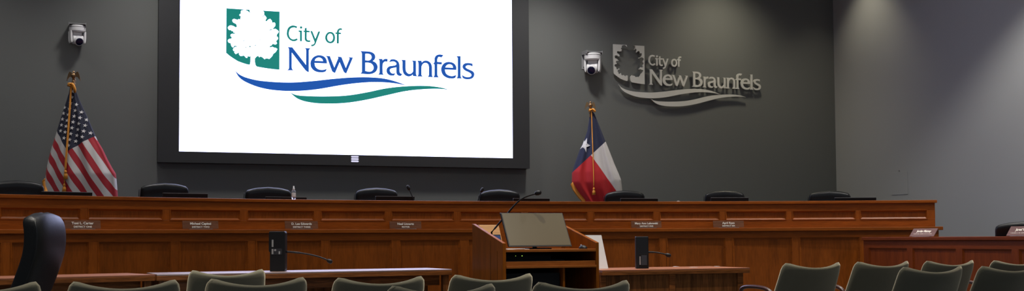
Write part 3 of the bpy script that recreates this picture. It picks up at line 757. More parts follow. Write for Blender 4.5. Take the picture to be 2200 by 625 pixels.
# ------------------------------------------------------------------ the big display
c4 = [to_room(at_wall(x, y, SD)) for x, y in ((386.5, 10), (384.7, 325), (1101.4, 340), (1099.3, 10))]
sl, sr = (c4[0][0]+c4[1][0])/2, (c4[2][0]+c4[3][0])/2; zb = (c4[1][2]+c4[2][2])/2; zt = zb+(sr-sl)*9/16
b4 = [to_room(at_wall(x, y, SD)) for x, y in ((341, 10), (338.6, 348), (1137.7, 362.5), (1135, 10))]
bl, br = (b4[0][0]+b4[1][0])/2, (b4[2][0]+b4[3][0])/2; bb = (b4[1][2]+b4[2][2])/2; bt = zt+(zb-bb)
sm, zm = (sl+sr)/2, (zb+zt)/2
disp = thing('wall_display', 'huge lit wall display with thick black bezel showing the city logo', 'display', room(sm, WALL_D, zm), PSI)
fy = SD-WALL_D
fm = MB()
fm.box(bl-sm, sl-sm, fy-.012, 0, bb-zm, bt-zm); fm.box(sr-sm, br-sm, fy-.012, 0, bb-zm, bt-zm); fm.box(sl-sm, sr-sm, fy-.012, 0, bb-zm, zb-zm); fm.box(sl-sm, sr-sm, fy-.012, 0, zt-zm, bt-zm)
bez_ = fm.build('bezel', M['bezel'], disp)
scr = MB().box(sl-sm, sr-sm, fy, -.01, zb-zm, zt-zm).build('screen_panel', M['screen'], disp)
def sc_loops(lps): return [[(x-sm, y-zm, c) for (x, y, c) in plane_pts(lp, SD)] for lp in lps]
SHAPES = {'lettering': loops(GL_BLUE), 'city_lettering': loops(GL_TEAL), 'wave': loops(GL_WBLUE), 'lower_wave': loops(GL_WTEAL), 'tree_emblem': [SH_L, SH_R]}
BITL = [zz((), b) for b in BITS]
yo = fy-.002
curve_mesh('lettering', sc_loops(SHAPES['lettering']), .001, M['blue'], scr, (0, yo, 0), fat=.004)
curve_mesh('lettering', sc_loops(SHAPES['city_lettering']), .001, M['teal'], scr, (0, yo, 0), fat=.004)
curve_mesh('wave_mark', sc_loops(SHAPES['wave']), .001, M['blue'], scr, (0, yo, 0), 12)
curve_mesh('wave_mark', sc_loops(SHAPES['lower_wave']), .001, M['teal'], scr, (0, yo, 0), 12)
curve_mesh('tree_emblem', sc_loops(SHAPES['tree_emblem']+BITL), .001, M['teal'], scr, (0, yo, 0), 2)
# three stacked pills on the bottom bezel
for (y0, y1) in ((335.0, 338.4), (339.8, 343.3), (344.6, 348.1)):
    a = to_room(at_wall(753.8, y0, SD)); b = to_room(at_wall(770, y1+.3, SD)); hw_ = (b[0]-a[0])/2; r_ = abs(a[2]-b[2])/2
    cxm = (a[0]+b[0])/2-sm; czm = (a[2]+b[2])/2-zm
    pts = [(cxm+(hw_-r_)+r_*cos(t_), czm+r_*sin(t_)) for t_ in [-pi/2+pi*k/8 for k in range(9)]]+[(cxm-(hw_-r_)+r_*cos(t_), czm+r_*sin(t_)) for t_ in [pi/2+pi*k/8 for k in range(9)]]
    MB().prism(pts, 'y', fy-.012, fy-.016).build('badge_bar', M['badge'], bez_)

# ------------------------------------------------------------------ metal logo on the wall: the same outlines, other size
MD = WALL_D-.055
anc = [((486.2, 17.8), (1317.1, 95.1)), ((600.2, 149.8), (1385.9, 182)), ((1018.3, 160), (1634, 183)), ((967, 193), (1604, 209.6)), ((619, 104), (1395.5, 151)), ((503.9, 150.7), (1329.5, 182.3))]
Aa = [(to_room(at_wall(*a, SD)), to_room(at_wall(*b, MD))) for a, b in anc]
ms = sum(a[0] for a, b in Aa)/len(Aa); mz = sum(a[2] for a, b in Aa)/len(Aa); ts = sum(b[0] for a, b in Aa)/len(Aa); tz = sum(b[2] for a, b in Aa)/len(Aa)
kx = sum((a[0]-ms)*(b[0]-ts) for a, b in Aa)/sum((a[0]-ms)**2 for a, b in Aa)
kz = sum((a[2]-mz)*(b[2]-tz) for a, b in Aa)/sum((a[2]-mz)**2 for a, b in Aa)
print('logo scale', kx, kz)
lroot = thing('wall_sign', 'brushed metal raised city logo and lettering on the charcoal wall', 'sign', room(ts, WALL_D, tz), PSI)
def metal(lps, name, fat=0, res=6, dep=.02):
    out = [[((x-ms)*kx, (y-mz)*kz, c) for (x, y, c) in plane_pts(lp, SD)] for lp in lps]
    return curve_mesh(name, out, dep, M['silver'], lroot, (0, MD-WALL_D+dep/2, 0), res, fat)
metal(SHAPES['lettering'], 'lettering', .004); metal(SHAPES['city_lettering'], 'lettering', .005); metal(SHAPES['wave'], 'wave_mark', res=12); metal(SHAPES['lower_wave'], 'wave_mark', res=12); metal(SHAPES['tree_emblem'], 'tree_emblem', res=2)
pins = MB()
for (x, y) in ((492, 60), (492, 22), (596, 30), (596, 145), (530, 135), (560, 178), (680, 185), (800, 172), (700, 215), (820, 205)):
    q = to_room(at_wall(x, y, SD)); pins.lathe([(.006, MD-WALL_D+.005), (.006, 0)], ((q[0]-ms)*kx, 0, (q[2]-mz)*kz), 8, 'y')
pins.build('standoff_pin', M['silver'], lroot)

# ------------------------------------------------------------------ PTZ cameras on the wall
def ptz(label, px, py, w_px, head_px, head_r, aim, group, flip=1, pan=0):
    w0 = at_wall(px, py, WALL_D); sr_ = to_room(w0); sc = w0.y/F
    t = thing('conference_camera', label, 'camera', w0, PSI)
    W = w_px*sc*1.02; h = W/2
    # wall bracket: plate with a shelf and two cheeks
    br_ = MB().box(-h*1.0, h*.9, -.006, 0, -W*.32, W*.60); br_.box(-h, h, -.19, 0, W*.60, W*.64); br_.box(-h, -h+.006, -.19, 0, W*.50, W*.70); br_.box(h-.006, h, -.19, 0, W*.50, W*.70)
    br_.build('mounting_bracket', M['whitegrey'], t, bevel=.002)
    MB().lathe([(.008, -.009), (.008, -.006)], (-h*.75, 0, -W*.2), 12, 'y').build('bracket_screw', M['blackmat'], t)
    R0 = h*.98
    def put(o):
        o.location = (0, -.108, 0); o.rotation_euler = (0, 0, pan); return o
    put(MB().lathe([(R0*.86, W*.56), (R0*.97, W*.55), (R0, W*.51), (R0, W*.22), (R0*.95, W*.18)], (0, 0, 0), 36).build('pan_base', M['white'], t, bevel=.002))
    put(MB().lathe([(R0*1.006, W*.430), (R0*1.006, W*.452)], (0, 0, 0), 36).build('status_band', M['black'], t))
    put(MB().box(-R0*.60, R0*.60, -.012, .05, -W*.36, W*.19).build('tilt_block', M['white'], t, bevel=.012))
    for sx in (-1, 1):
        outer = [(sx*R0*x_, W*z_) for x_, z_ in ((.74, .20), (.97, .20), (.97, -.20), (.93, -.42), (.84, -.54), (.74, -.54), (.72, -.38))]
        put(MB().prism(outer, 'y', -.045, .055).build('yoke_arm', M['white'], t, bevel=.012))
    hd = MB(); hc = Vector((0, 0, -W*.30)); rr = W*.29
    hd.lathe([(rr*.55, -R0*.69), (rr*.95, -R0*.62), (rr, -R0*.5), (rr, R0*.5), (rr*.95, R0*.62), (rr*.55, R0*.69)], tuple(hc), 28, 'x')
    d = Vector(aim).normalized(); L = W*.46; ho = hc
    hd.tube([ho, ho+d*L*.8, ho+d*L*.97, ho+d*L], [rr*.97, rr*.97, rr*.92, rr*.82], 28)
    hob = put(hd.build('camera_head', M['white'], t, bevel=.002))
    MB().tube([ho+d*(L-.02), ho+d*(L+.002), ho+d*(L+.004)], [rr*.76, rr*.78, rr*.68], 24).build('lens', M['lens'], hob, smooth=True)
ptz('white conference camera on the wall above the striped flag', 166, 78, 34, None, 0, (0, -.92, -.42), None, 1, .30)
ptz('white conference camera on the wall right of the big display, aimed down left', 1266, 138, 36, None, 0, (0, -.92, -.40), None, -1, -.62)

# ------------------------------------------------------------------ front tables
TZ = .74
def table(label, pl, pr, depth, th, kind, xr=None, top='table_dull'):
    A = at_z(*pl, TZ); B = at_z(*pr, TZ)
    if xr is not None:
        u_ = Vector((cos(xr), sin(xr), 0)); r_ = ray(*pl); k_ = r_.x/r_.y; A = B-u_*((B.x-k_*B.y)/(u_.x-k_*u_.y))
    v = B-A; L = v.length; rz = atan2(v.y, v.x)
    t = thing('staff_table', label, 'table', (A.x, A.y, 0), rz)
    top_ = MB().box(0, L, 0, depth, TZ-.012, TZ).build('tabletop', M[top], t, bevel=.002)
    MB().box(0, L, -.001, depth+.001, TZ-th, TZ-.012).build('edge_band', M['oak'], top_, bevel=.003)
    if kind == 'open':
        MB().box(.03, L-.07, .12, .145, TZ-th-.09, TZ-th).build('apron', M['oak'], t)
        for x0 in (0.02, L-.075):
            for y0 in (.02, depth-.075): MB().box(x0, x0+.055, y0, y0+.055, 0, TZ-th).build('leg', M['oak_v'], t, bevel=.003)
        MB().box(.05, L-.1, depth-.09, depth-.07, .25, TZ-th).build('modesty_panel', M['oak_v'], t)
    else:
        i0 = .03
        MB().box(0, L-i0*1.5, .045, .065, .06, TZ-th).build('modesty_panel', M['oak_v'], t)
        for (a, b) in ((0.0, .05), (L*.455, L*.455+.055), (L-.10, L-.045)): MB().box(a, b, .035, .045, .06, TZ-th).build('stile', M['oak'], t, bevel=.001)
        MB().box(L-.10, L-.045, .045, depth-.03, 0, TZ-th).build('end_panel', M['oak_v'], t)
        MB().box(0, .03, .045, depth-.03, 0, TZ-th).build('end_panel', M['oak_v'], t)
    return t, A, rz, L
t1, A1, r1, L1 = table('wooden table at the far left of the front row, behind the side-on chair', (-40, 598.8), (333, 589.6), .62, .05, 'open')
t2, A2, r2, L2 = table('long wooden table with bright glossy top carrying the left black microphone box', (337, 589.6), (971, 578.2), .62, .05, 'open', None, 'table_top')
t3, A3, r3, L3 = table('wooden panelled table right of the lectern', (1294, 582.5), (1611, 574.8), .66, .045, 'closed', PSI)

def mic_box(label, x0, x1, y0, y1, tipx, tipy, outy, kinks, tz, rz, style):
    yd = at_z((x0+x1)/2, y1, tz).y
    b = at_y((x0+x1)/2, y1, yd); b.z = tz; w_ = (x1-x0)*yd/F; h_ = (y1-y0)*yd/F
    t = thing('table_microphone', label, 'microphone', b, 0)
    D = .09; hw_ = w_/2
    if style == 0:
        bd = MB().prism([(-hw_*.86, 0), (hw_*.94, 0), (hw_, .02), (hw_, h_-.015), (hw_*.9, h_), (-hw_*.9, h_), (-hw_, h_-.015), (-hw_, h_*.50), (-hw_*.86, h_*.48)], 'y', 0, D).build('housing', M['black'], t, bevel=.005)
        MB().box(-hw_*.62, -hw_*.42, -.002, 0, h_*.61, h_*.79).build('grey_slot', M['greywin'], bd)
        w1 = MB().box(-hw_*.64, hw_*.62, -.002, 0, h_*.42, h_*.57).build('display_window', M['darkwin'], bd)
        MB().box(-hw_*.62, -hw_*.42, -.004, -.002, h_*.43, h_*.56).build('grey_button', M['greywin'], bd)
        MB().box(hw_*.22, hw_*.40, -.004, -.002, h_*.43, h_*.50).build('grey_button', M['greywin'], bd)
        MB().lathe([(.009, -.004), (.009, -.002)], (-hw_*.2, 0, h_*.53), 12, 'y').build('grey_button', M['greywin'], bd)
    else:
        bd = MB().box(-hw_, hw_, 0, D, 0, h_).build('housing', M['black'], t, bevel=.006)
        MB().box(-hw_*.55, hw_*.9, -.004, 0, .015, h_*.46).build('recess_frame', M['blackmat'], bd, bevel=.002)
        MB().box(-hw_*.18, hw_*.70, -.006, -.004, .03, h_*.42).build('display_window', M['darkwin'], bd)
        MB().box(-hw_*.48, -hw_*.30, -.006, -.003, h_*.12, h_*.38).build('grey_slot', M['greywin'], bd)
    p0 = at_y(x1, outy, yd)-b; tp = at_y(tipx, tipy, yd)-b; ks = [at_y(x, y, yd)-b for x, y in kinks]
    o_ = Vector((0, D*.4, 0))
    pts = bez(p0+o_-Vector((.012, 0, 0)), ks[0]+o_, ks[1]+o_, tp+o_)
    MB().tube(pts, [.0085]*6+[.0065]*11, 10).build('gooseneck', M['black'], t, smooth=True)
    d = (pts[-1]-pts[-2]).normalized()
    MB().tube([pts[-1]-d*.012, pts[-1]-d*.005, pts[-1]+d*.01, pts[-1]+d*.03, pts[-1]+d*.036], [.008, .015, .018, .016, .006], 14).build('microphone_head', M['black'], t, smooth=True)
mic_box('upright black microphone box with grey window on the long left table, gooseneck pointing right', 577, 612.5, 497, 583, 704, 560, 540.5, ((640, 542), (680, 547)), TZ, r2, 0)
mic_box('upright black microphone box on the table right of the lectern, gooseneck pointing right', 1367, 1394, 508, 577, 1434, 547.5, 542, ((1406, 541), (1420, 543)), TZ, r3, 1)

# slips of paper on the right table
for (x, y, lab, ww) in ((1452, 573.0, 'small white paper slip on the right table nearest the microphone box', .05), (1490, 574.2, 'small white paper slip in the middle of the right table', .07), (1540, 572.5, 'small white paper slip nearest the end of the right table', .045)):
    p = at_z(x, y, TZ); s_ = thing('paper_slip', lab, 'paper', p, r3, 'paper slips on the right table')
    MB().prism([(-ww/2, -.02), (ww/2, -.015), (ww/2-.008, .025), (-ww/2+.006, .02)], 'z', .0005, .003).build('sheet', M['paper'], s_)

# white board leaning behind the lectern, standing on the right table
bb_ = [(1256, 505), (1292, 505), (1307, 576.5), (1256, 577.5)]
yd = at_z(1306, 577, TZ).y
q = [at_y(*bb_[3], yd), at_y(*bb_[2], yd), at_y(*bb_[1], yd+.06), at_y(*bb_[0], yd+.06)]
o0 = q[1].copy(); o0.z = TZ
t = thing('poster_board', 'white board leaning at the right side of the lectern on the table', 'board', o0, 0)
zs = [TZ, TZ, q[2].z, q[3].z]; q = [Vector((p.x, p.y, z)) for p, z in zip(q, zs)]
mb = MB(); Q = [p-o0 for p in q]; off = Vector((0, .006, 0))
mb.hexa([Q[0], Q[1], Q[1]+off, Q[0]+off, Q[3], Q[2], Q[2]+off, Q[3]+off]); mb.build('board', M['paper'], t)

# ------------------------------------------------------------------ lectern
LR = Vector((at_z(1288, 541, .9).x, 0, 0))
FR = O+ray(1287, 541)*(8.95/ray(1287, 541).y)     # front right corner, x y only
lw = .80; ld = .70
base = Vector((FR.x, FR.y, 0))-Vector((cos(PSI), sin(PSI), 0))*lw
lec = thing('lectern', 'wide wooden lectern with slanted sides and open shelves, right of centre', 'lectern', base, PSI)
def zl(px, py, lx, ly):   # height of the pixel over the local point (lx, ly)
    wp = base+Vector((lx*cos(PSI)-ly*sin(PSI), lx*sin(PSI)+ly*cos(PSI), 0)); return at_y(px, py, wp.y).z
zf = zl(1083, 522, 0, 0); zbk = zl(1014, 481, 0, ld); zfr = zl(1289, 521, lw, 0); zbr = zl(1216, 481, lw, ld)
zf = (zf+zfr)/2; zbk = (zbk+zbr)/2
th = .026
prof = [(0, 0), (ld, 0), (ld, zbk), (ld-.02, zbk), (0.0, zf)]
MB().prism(prof, 'x', 0, th).build('side_panel', M['lect_v'], lec, bevel=.003)
MB().prism(prof, 'x', lw-th, lw).build('side_panel', M['lect_v'], lec, bevel=.003)
zs_ = zl(1180, 535.5, lw*.5, 0); zs2 = zl(1180, 541, lw*.5, 0); zt1 = zl(1180, 561, lw*.5, 0); zt2 = zl(1180, 575.5, lw*.5, 0)
MB().box(th, lw-th, .0, ld-.03, zs2, zs_).build('shelf', M['lect_h'], lec, bevel=.002)
MB().box(th, lw-th, .01, .05, zt2+.018, zt1).build('keyboard_tray', M['lect_h'], lec, bevel=.002)
MB().box(th, lw-th, -.012, ld-.05, zt2, zt2+.018).build('shelf', M['lect_h'], lec, bevel=.002)
MB().box(th, lw-th, ld-.03, ld-.01, .05, zbk-.01).build('back_panel', M['lect_h'], lec)
MB().box(th, lw-th, ld-.045, ld-.031, .06, zs2).build('inner_back', M['blackmat'], lec)
xd = lw*.625
MB().box(xd, xd+.018, .02, ld-.05, .06, zt2).build('divider', M['lect_v'], lec)
MB().box(th, lw-th, .0, ld-.03, .03, .06).build('bottom_shelf', M['lect_h'], lec)
# seams on the outer left side
MB().box(-.0015, 0, ld*.38, ld*.385, .0, zf+.02).build('seam_strip', M['blackmat'], lec)
MB().box(-.0015, 0, ld*.0+.12, .122, .0, zf-.06).build('seam_strip', M['blackmat'], lec)
# black drape/equipment rack in the left bay
rk = thing('equipment_rack', 'black equipment rack inside the left bay of the lectern', 'equipment rack', base+Vector((cos(PSI), sin(PSI), 0))*.05+Vector((-sin(PSI), cos(PSI), 0))*.06+Vector((0, 0, .061)), PSI)
MB().box(0, xd-.06, 0, .45, 0, zt2-.10).build('rack_body', M['blackmat'], rk, bevel=.004)
for k in range(5): MB().box(.01, xd-.07, -.006, 0, .05+k*.11, .14+k*.11).build('rack_unit', M['black'], rk, bevel=.002)
# equipment with two indicator lights in the gap
eq = thing('control_unit', 'slim black unit with two tiny green lights in the lectern gap', 'electronic unit', base+Vector((cos(PSI), sin(PSI), 0))*.06+Vector((-sin(PSI), cos(PSI), 0))*.12+Vector((0, 0, zt2+.0185)), PSI)
MB().box(0, .5, 0, .3, 0, .045).build('unit_case', M['black'], eq, bevel=.003)
eh = zs2-.018-(zt2+.0185)
MB().box(.02, .40, .04, .3, .045, eh).build('unit_case_upper', M['blackmat'], eq)
for (x, r_) in ((.085, .0016), (.138, .0030)): MB().lathe([(r_, -.004), (r_, 0)], (x+.02, .04, eh-.012), 8, 'y').build('indicator_light', M['led'], eq)
# large monitor standing on the lectern, leaning back
def lp_(lx, ly, z=0): return base+Vector((lx*cos(PSI)-ly*sin(PSI), lx*sin(PSI)+ly*cos(PSI), z))
ybm = .16; ytm = .34
def solve_x(px, ly):
    r = ray(px, 0); lo, hi = -1, 2
    for _ in range(50):
        m_ = (lo+hi)/2; p = lp_(m_, ly, 1.0)-O; X = CX+F*p.dot(rt)/p.dot(fw)
        if X < px: lo = m_
        else: hi = m_
    return (lo+hi)/2
mx0, mx1, mx2, mx3 = solve_x(1093, ybm), solve_x(1228, ybm), solve_x(1210.5, ytm), solve_x(1077, ytm)
zb_ = (zl(1093, 531, mx0, ybm)+zl(1228, 529, mx1, ybm))/2; zt_m = (zl(1077, 456, mx3, ytm)+zl(1210, 458.5, mx2, ytm))/2
print('lectern', zf, zbk, zs_, zs2, zt1, zt2, 'mon', mx0, mx1, mx2, mx3, zb_, zt_m)
cxm = (mx0+mx1+mx2+mx3)/4; hwm = (mx1-mx0+mx2-mx3)/4
mo = thing('lectern_monitor', 'large dark monitor leaning back on top of the lectern', 'monitor', lp_(cxm, ybm, zs_), PSI)
dy = ytm-ybm; H0, H1 = max(zb_-zs_, .012), zt_m-zs_
def slabm(a0, a1, f0, f1, y0, y1):   # piece of the tilted monitor: a across, f up the face, y thickness
    def P_(a, f_, y): return (a, dy*f_+y, H0+(H1-H0)*f_)
    return MB().hexa([P_(a0, f0, y0), P_(a1, f0, y0), P_(a1, f0, y1), P_(a0, f0, y1), P_(a0, f1, y0), P_(a1, f1, y0), P_(a1, f1, y1), P_(a0, f1, y1)])
slabm(-hwm, hwm, 0, 1, 0, .028).build('monitor_frame', M['black'], mo, bevel=.004)
slabm(-hwm+.008, hwm-.008, .045, .985, -.002, 0).build('monitor_glass', M['monitor_face'], mo)
MB().box(-.10, .10, .02, .20, 0, .01).build('monitor_stand', M['black'], mo, bevel=.003)
MB().tube([(0, .13, .01), (0, .15, .2)], .018, 10).build('stand_neck', M['black'], mo)
# gooseneck microphone of the lectern
pm = lp_(.10, .56, zs_)
tipw = at_y(1152, 415.5, pm.y-.12)
lm = thing('lectern_microphone', 'long black gooseneck microphone rising rightward from the left of the lectern', 'microphone', lp_(.115, .50, zs_), PSI)
ll = lambda wv: local(lm.location, PSI, wv)
b0 = Vector((0, 0, .02)); k1 = ll(at_y(1056, 499, pm.y-.05)); k2 = ll(at_y(1100, 447, pm.y-.08)); k3 = ll(at_y(1128, 423, pm.y-.10)); tp = ll(tipw)
pts = [b0, b0+(k1-b0)*.6, k1]+[k1+(k2-k1)*f_/6 for f_ in range(1, 7)]+bez(k2, k2+(k2-k1)*.45, k3, tp, 12)[1:]
MB().lathe([(.035, 0), (.035, .015), (.02, .022)], n=16).build('base', M['black'], lm)
MB().tube(pts, [.0075]*9+[.0065]*12, 10).build('gooseneck', M['black'], lm, smooth=True)
d = (pts[-1]-pts[-2]).normalized()
MB().tube([pts[-1]-d*.012, pts[-1]-d*.004, pts[-1]+d*.012, pts[-1]+d*.034, pts[-1]+d*.044], [.009, .016, .02, .018, .006], 14).build('microphone_head', M['black'], lm, smooth=True)
# touch panel with light wooden stand behind the left side
tpn = thing('touch_panel', 'small dark touch panel on a pale wooden wedge in the lectern', 'touch panel', lp_(.035, .50, zs_), PSI)
yA = lp_(.1, .5).y
xa, xb = solve_x(1022, .62)-.035, solve_x(1071, .62)-.035
zc = zl(1045, 483, .1, .62)-zs_
xa = max(xa, -.006)
MB().hexa([(xa, .02, 0), (xb+.01, .02, 0), (xb+.01, .15, 0), (xa, .15, 0), (xa, .115, zc), (xb, .115, zc), (xb, .15, zc), (xa, .15, zc)]).build('wooden_wedge', M['lectern_light'], tpn, bevel=.002)
def slab2(f0, f1, x0, x1, o1, o2):
    def P_(a, f_, o_): return (a, .02+.095*f_-o_, zc*f_)
    return MB().hexa([P_(x0, f0, o2), P_(x1, f0, o2), P_(x1, f0, o1), P_(x0, f0, o1), P_(x0, f1, o2), P_(x1, f1, o2), P_(x1, f1, o1), P_(x0, f1, o1)])
tb = slab2(.22, .60, xb-.105, xb-.004, .0, .012).build('tablet', M['black'], tpn, bevel=.002)
slab2(.26, .56, xb-.10, xb-.010, .012, .013).build('tablet_screen', M['tablet'], tb)
# mouse and papers
ms_ = thing('computer_mouse', 'small black computer mouse on the right of the lectern shelf', 'mouse', lp_(solve_x(1252, .12), .12, zs_), PSI+.2)
mb = MB()
idx = mb.grid(lambda u, v: (.028*cos(2*pi*u)*cos(v*pi/2)*(1-.15*sin(2*pi*u)), .046*sin(2*pi*u)*cos(v*pi/2), .030*sin(v*pi/2)), 20, 8, True); mb.f.append(idx[0][::-1])
mb.build('mouse_body', M['black'], ms_, smooth=True); MB().lathe([(.007, -.003), (.007, .003)], (0, .026, .028), 10, 'x').build('scroll_wheel', M['greywin'], ms_)
pp = thing('paper_sheet', 'thin white papers on the lectern shelf below the monitor', 'paper', lp_(solve_x(1109, .04), .05, zs_), PSI)
MB().prism([(-.085, -.04), (.10, -.03), (.09, .06), (-.09, .05)], 'z', .0005, .004).build('sheet', M['paper'], pp)
MB().prism([(-.08, -.035), (.06, -.04), (.07, .05), (-.07, .055)], 'z', .004, .008).build('top_sheet', M['paper'], pp)

# ------------------------------------------------------------------ staff desk on the right
DZ = .99
e0 = at_y(1855, 509.6, 12.2); k_ = Vector((.277, -.961, 0)); 
e0.z = 0
rzd = atan2(k_.y, k_.x)      # local x runs towards the camera
DL = 3.4
sd = thing('staff_desk', 'reddish panelled wooden staff desk along the right wall', 'desk', e0, rzd)
ztop = at_y(1930, 509.2, (e0+k_*.6).y).z; 
def dzl(px, py, kk): return at_y(px, py, (e0+k_*kk).y).z
zt_d = (dzl(1860, 509.6, .03)+dzl(2190, 507.6, 2.35))/2
zu_d = (dzl(1860, 516.6, .03)+dzl(2190, 515.7, 2.35))/2
print('desk', zt_d, zu_d)
# local +y is left of the direction of travel = away from the viewer side (towards the wall)
MB().box(-.01, DL, -.02, .70, zu_d, zt_d).build('desktop', M['red_h'], sd, bevel=.004)
MB().box(0, DL, 0.02, .10, 0, zu_d).build('front_carcass', M['red_v'], sd)
zp1 = dzl(2000, 533.5, 1.1)
MB().box(0, DL, 0, .02, zp1, zu_d).build('top_rail', M['red_h'], sd)
MB().box(0, DL, 0, .02, 0, .12).build('bottom_rail', M['red_h'], sd)
px0 = 0.0; PW = .75
MB().box(0, .09, 0, .02, .12, zp1).build('stile', M['red_v'], sd)
for i in range(4):
    a = .09+i*PW; b = a+.66
    MB().box(b, b+(.09 if i < 3 else DL-b), 0, .02, .12, zp1).build('stile', M['red_v'], sd)
    pn = MB().box(a, b, .014, .019, .12, zp1).build('panel', M['red_v'], sd)
    mm = MB(); mw = .018
    for (P4) in (((a, .12), (b, .12), (b-mw, .12+mw), (a+mw, .12+mw)), ((a, zp1), (b, zp1), (b-mw, zp1-mw), (a+mw, zp1-mw)), ((a, .12), (a, zp1), (a+mw, zp1-mw), (a+mw, .12+mw)), ((b, .12), (b, zp1), (b-mw, zp1-mw), (b-mw, .12+mw))):
        mm.f.append([mm.vert((P4[0][0], .001, P4[0][1])), mm.vert((P4[1][0], .001, P4[1][1])), mm.vert((P4[2][0], .0135, P4[2][1])), mm.vert((P4[3][0], .0135, P4[3][1]))])
    mm.build('panel_moulding', M['red_h'], pn, recalc=False)
MB().box(0, .03, .02, .68, 0, zu_d).build('end_panel', M['red_v'], sd)
def desk_pt(px):
    m_ = (px-CX)/F; # solve on the desk front line
    lo, hi = -1, 4
    for _ in range(50):
        kk = (lo+hi)/2; p = e0+k_*kk; p.z = zt_d; v = p-O; X = CX+F*v.dot(rt)/v.dot(fw)
        if X < px: lo = kk
        else: hi = kk
    return (lo+hi)/2
for (xa, xb, l1, l2, lab) in ((1951.5, 2003.5, 'Jordan Matney', 'DEPUTY CITY MANAGER', 'grey-brown nameplate lettered DEPUTY CITY MANAGER on the reddish staff desk'), (2159, 2226, 'Jared Werner', 'ASSISTANT CITY MANAGER', 'grey-brown nameplate lettered ASSISTANT CITY MANAGER at the right frame edge')):
    ka, kb = desk_pt(xa), desk_pt(xb); kc = (ka+kb)/2; p = e0+k_*kc; p.z = zt_d
    nrm = Vector((-k_.y, k_.x, 0))       # away from the viewer side
    nameplate(p+nrm*.02, rzd, (kb-ka), .083 if xa < 2000 else .088, l1, l2, .034, .0235, lab, lean=.62, wood_='plate_grey', x1=1.1, x2=1.1)

# ------------------------------------------------------------------ audience chairs
def aud_chair(label, loc, rotz, group):
    t = thing('audience_chair', label, 'chair', loc, rotz, group)
    def sect(v):
        # side profile of the back (faces +y): leans back upward
        y = -.19-.185*v**1.1; z = .42+.375*v; return y, z
    mb = MB(); NU, NV = 36, 20
    def fn(u, v, side):
        x = 2*u-1
        W = .262-.022*v-.0*v
        # rounded upper corners
        vv = 1-(1-v)**1.0
        cr = max(0, (v-.86)/.14)
        W2 = W-.022*(1-sqrt(max(0, 1-cr*cr)))
        y, z = sect(vv)
        z += .040*(x*x)*v**3+0.004*abs(x)**6*v**3 - .014*max(0, abs(x)-.9)*10*max(0, (v-.9)*10)*.5
        y += .055*x*x
        edge = min(1, (1-abs(x))*8)**.5*min(1, (1-v)*6+.0)**.5*min(1, v*8+.2)**.5
        return (x*W2, y+side*(.006+.020*edge), z)
    ia = mb.grid(lambda u, v: fn(u, v, 1), NU, NV); ib = mb.grid(lambda u, v: fn(u, v, -1), NU, NV)
    for j in range(NV):
        mb.f.append([ia[j][0], ib[j][0], ib[j+1][0], ia[j+1][0]]); mb.f.append([ia[j][NU], ia[j+1][NU], ib[j+1][NU], ib[j][NU]])
    for i in range(NU):
        mb.f.append([ia[NV][i], ib[NV][i], ib[NV][i+1], ia[NV][i+1]]); mb.f.append([ia[0][i], ia[0][i+1], ib[0][i+1], ib[0][i]])
    mb.build('backrest', M['fabric'], t, smooth=True)
    mb = MB()
    def fs(u, v):
        a = 2*pi*u; ca, sa = cos(a), sin(a); k = .92 if v in (0, 1) else 1
        return (math.copysign(abs(ca)**.35, ca)*.25*k, .04+math.copysign(abs(sa)**.35, sa)*.23*k, .40+.07*v)
    idx = mb.grid(fs, 32, 4, True); mb.f.append(idx[0][::-1]); mb.f.append(idx[-1]); mb.build('seat', M['fabric'], t, smooth=True)
    for sx in (-1, 1):
        for (y0, y1) in ((.22, .24), (-.20, -.26)):
            MB().tube([(sx*.24, y0, .41), (sx*.255, y1, 0)], .013, 8).build('leg', M['black'], t, smooth=True)
        pts = [Vector((sx*.236, -.20, .50)), Vector((sx*.240, -.19, .59)), Vector((sx*.243, -.12, .635)), Vector((sx*.244, .02, .648)), Vector((sx*.244, .16, .640)), Vector((sx*.243, .21, .60)), Vector((sx*.242, .22, .50)), Vector((sx*.240, .22, .42))]
        P2 = []
        for i in range(len(pts)-1):
            p0 = pts[max(i-1, 0)]; p1 = pts[i]; p2 = pts[i+1]; p3 = pts[min(i+2, len(pts)-1)]
            for k in range(4):
                f_ = k/4; P2.append(.5*((2*p1)+(-p0+p2)*f_+(2*p0-5*p1+4*p2-p3)*f_*f_+(-p0+3*p1-3*p2+p3)*f_**3))
        P2.append(pts[-1])
        MB().tube(P2, .015, 10).build('armrest', M['cherry'], t, smooth=True)
    return t
AG = 'grey-green audience chairs'
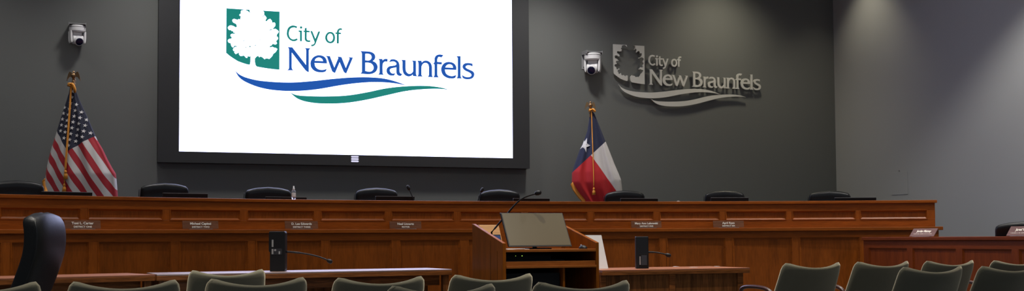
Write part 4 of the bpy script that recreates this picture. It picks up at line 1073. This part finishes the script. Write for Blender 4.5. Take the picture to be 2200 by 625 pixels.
# left px, right px, top-corner y, distance, label
auds = [
 (145, 397, 606.5, 5.30, 'grey-green audience chair at bottom left, between the cut-off corner chair and the next', 0),
 (-165, 90, 611, 5.05, 'grey-green audience chair cut off by the bottom left corner', 0),
 (441, 676, 600.5, 5.72, 'grey-green audience chair in front of the upright microphone box', 0),
 (404, 581, 582, 7.35, 'grey-green audience chair half behind another, against the long glossy table', 0),
 (715, 932, 598, 6.15, 'grey-green audience chair below the right end of the long table', 0),
 (965, 1169, 591.5, 6.65, 'grey-green audience chair directly in front of the lectern', 0),
 (830, 1092, 615.5, 5.0, 'grey-green audience chair at the bottom edge, only its top showing left of the lectern', 0),
 (1143, 1386, 607.5, 5.45, 'grey-green audience chair at the bottom edge in front of the lectern right side', 0),
 (1683, 1829, 566.5, 8.3, 'grey-green audience chair left-most of the right block, arm showing', 0),
 (1838, 1977, 563.5, 8.6, 'grey-green audience chair second in the right block, in front of the dais corner', 0),
 (1988, 2116, 561.5, 9.1, 'grey-green audience chair behind another in the right block before the staff desk', 0),
 (1935, 2099, 575, 7.3, 'grey-green audience chair nearest the bottom of the right block', 0),
 (2104, 2262, 573, 7.5, 'grey-green audience chair cut by the right frame edge, the nearer one', 0),
 (2132, 2256, 560.5, 9.4, 'grey-green audience chair cut by the right frame edge, the farther one', 0)]
aud0 = None
for (xa, xb, yt, Z, lab, rz) in auds:
    xm = (xa+xb)/2; c = at_y(xm, yt, Z)
    vis = (xb-xa)*Z/F
    yaw = PSI+radians(2)
    if aud0 is None: aud0 = aud_chair(lab, (0, 0, 0), yaw, AG); o = aud0
    else: o = dup(aud0, lab, (0, 0, 0), yaw, AG)
    relw = .525*(abs(cos(yaw-atan2(-c.x, c.y))))+.03*abs(sin(yaw-atan2(-c.x, c.y)))
    k = vis/relw; print('aud', round(xm), round(k, 2), round(c.z, 3))
    off = Matrix.Rotation(yaw, 3, 'Z') @ Vector((0, -.375, 0))
    k = min(max(k, .93), 1.07)
    o.scale = (k, 1, c.z/.825); o.location = (c.x-off.x*1, Z-off.y, 0)
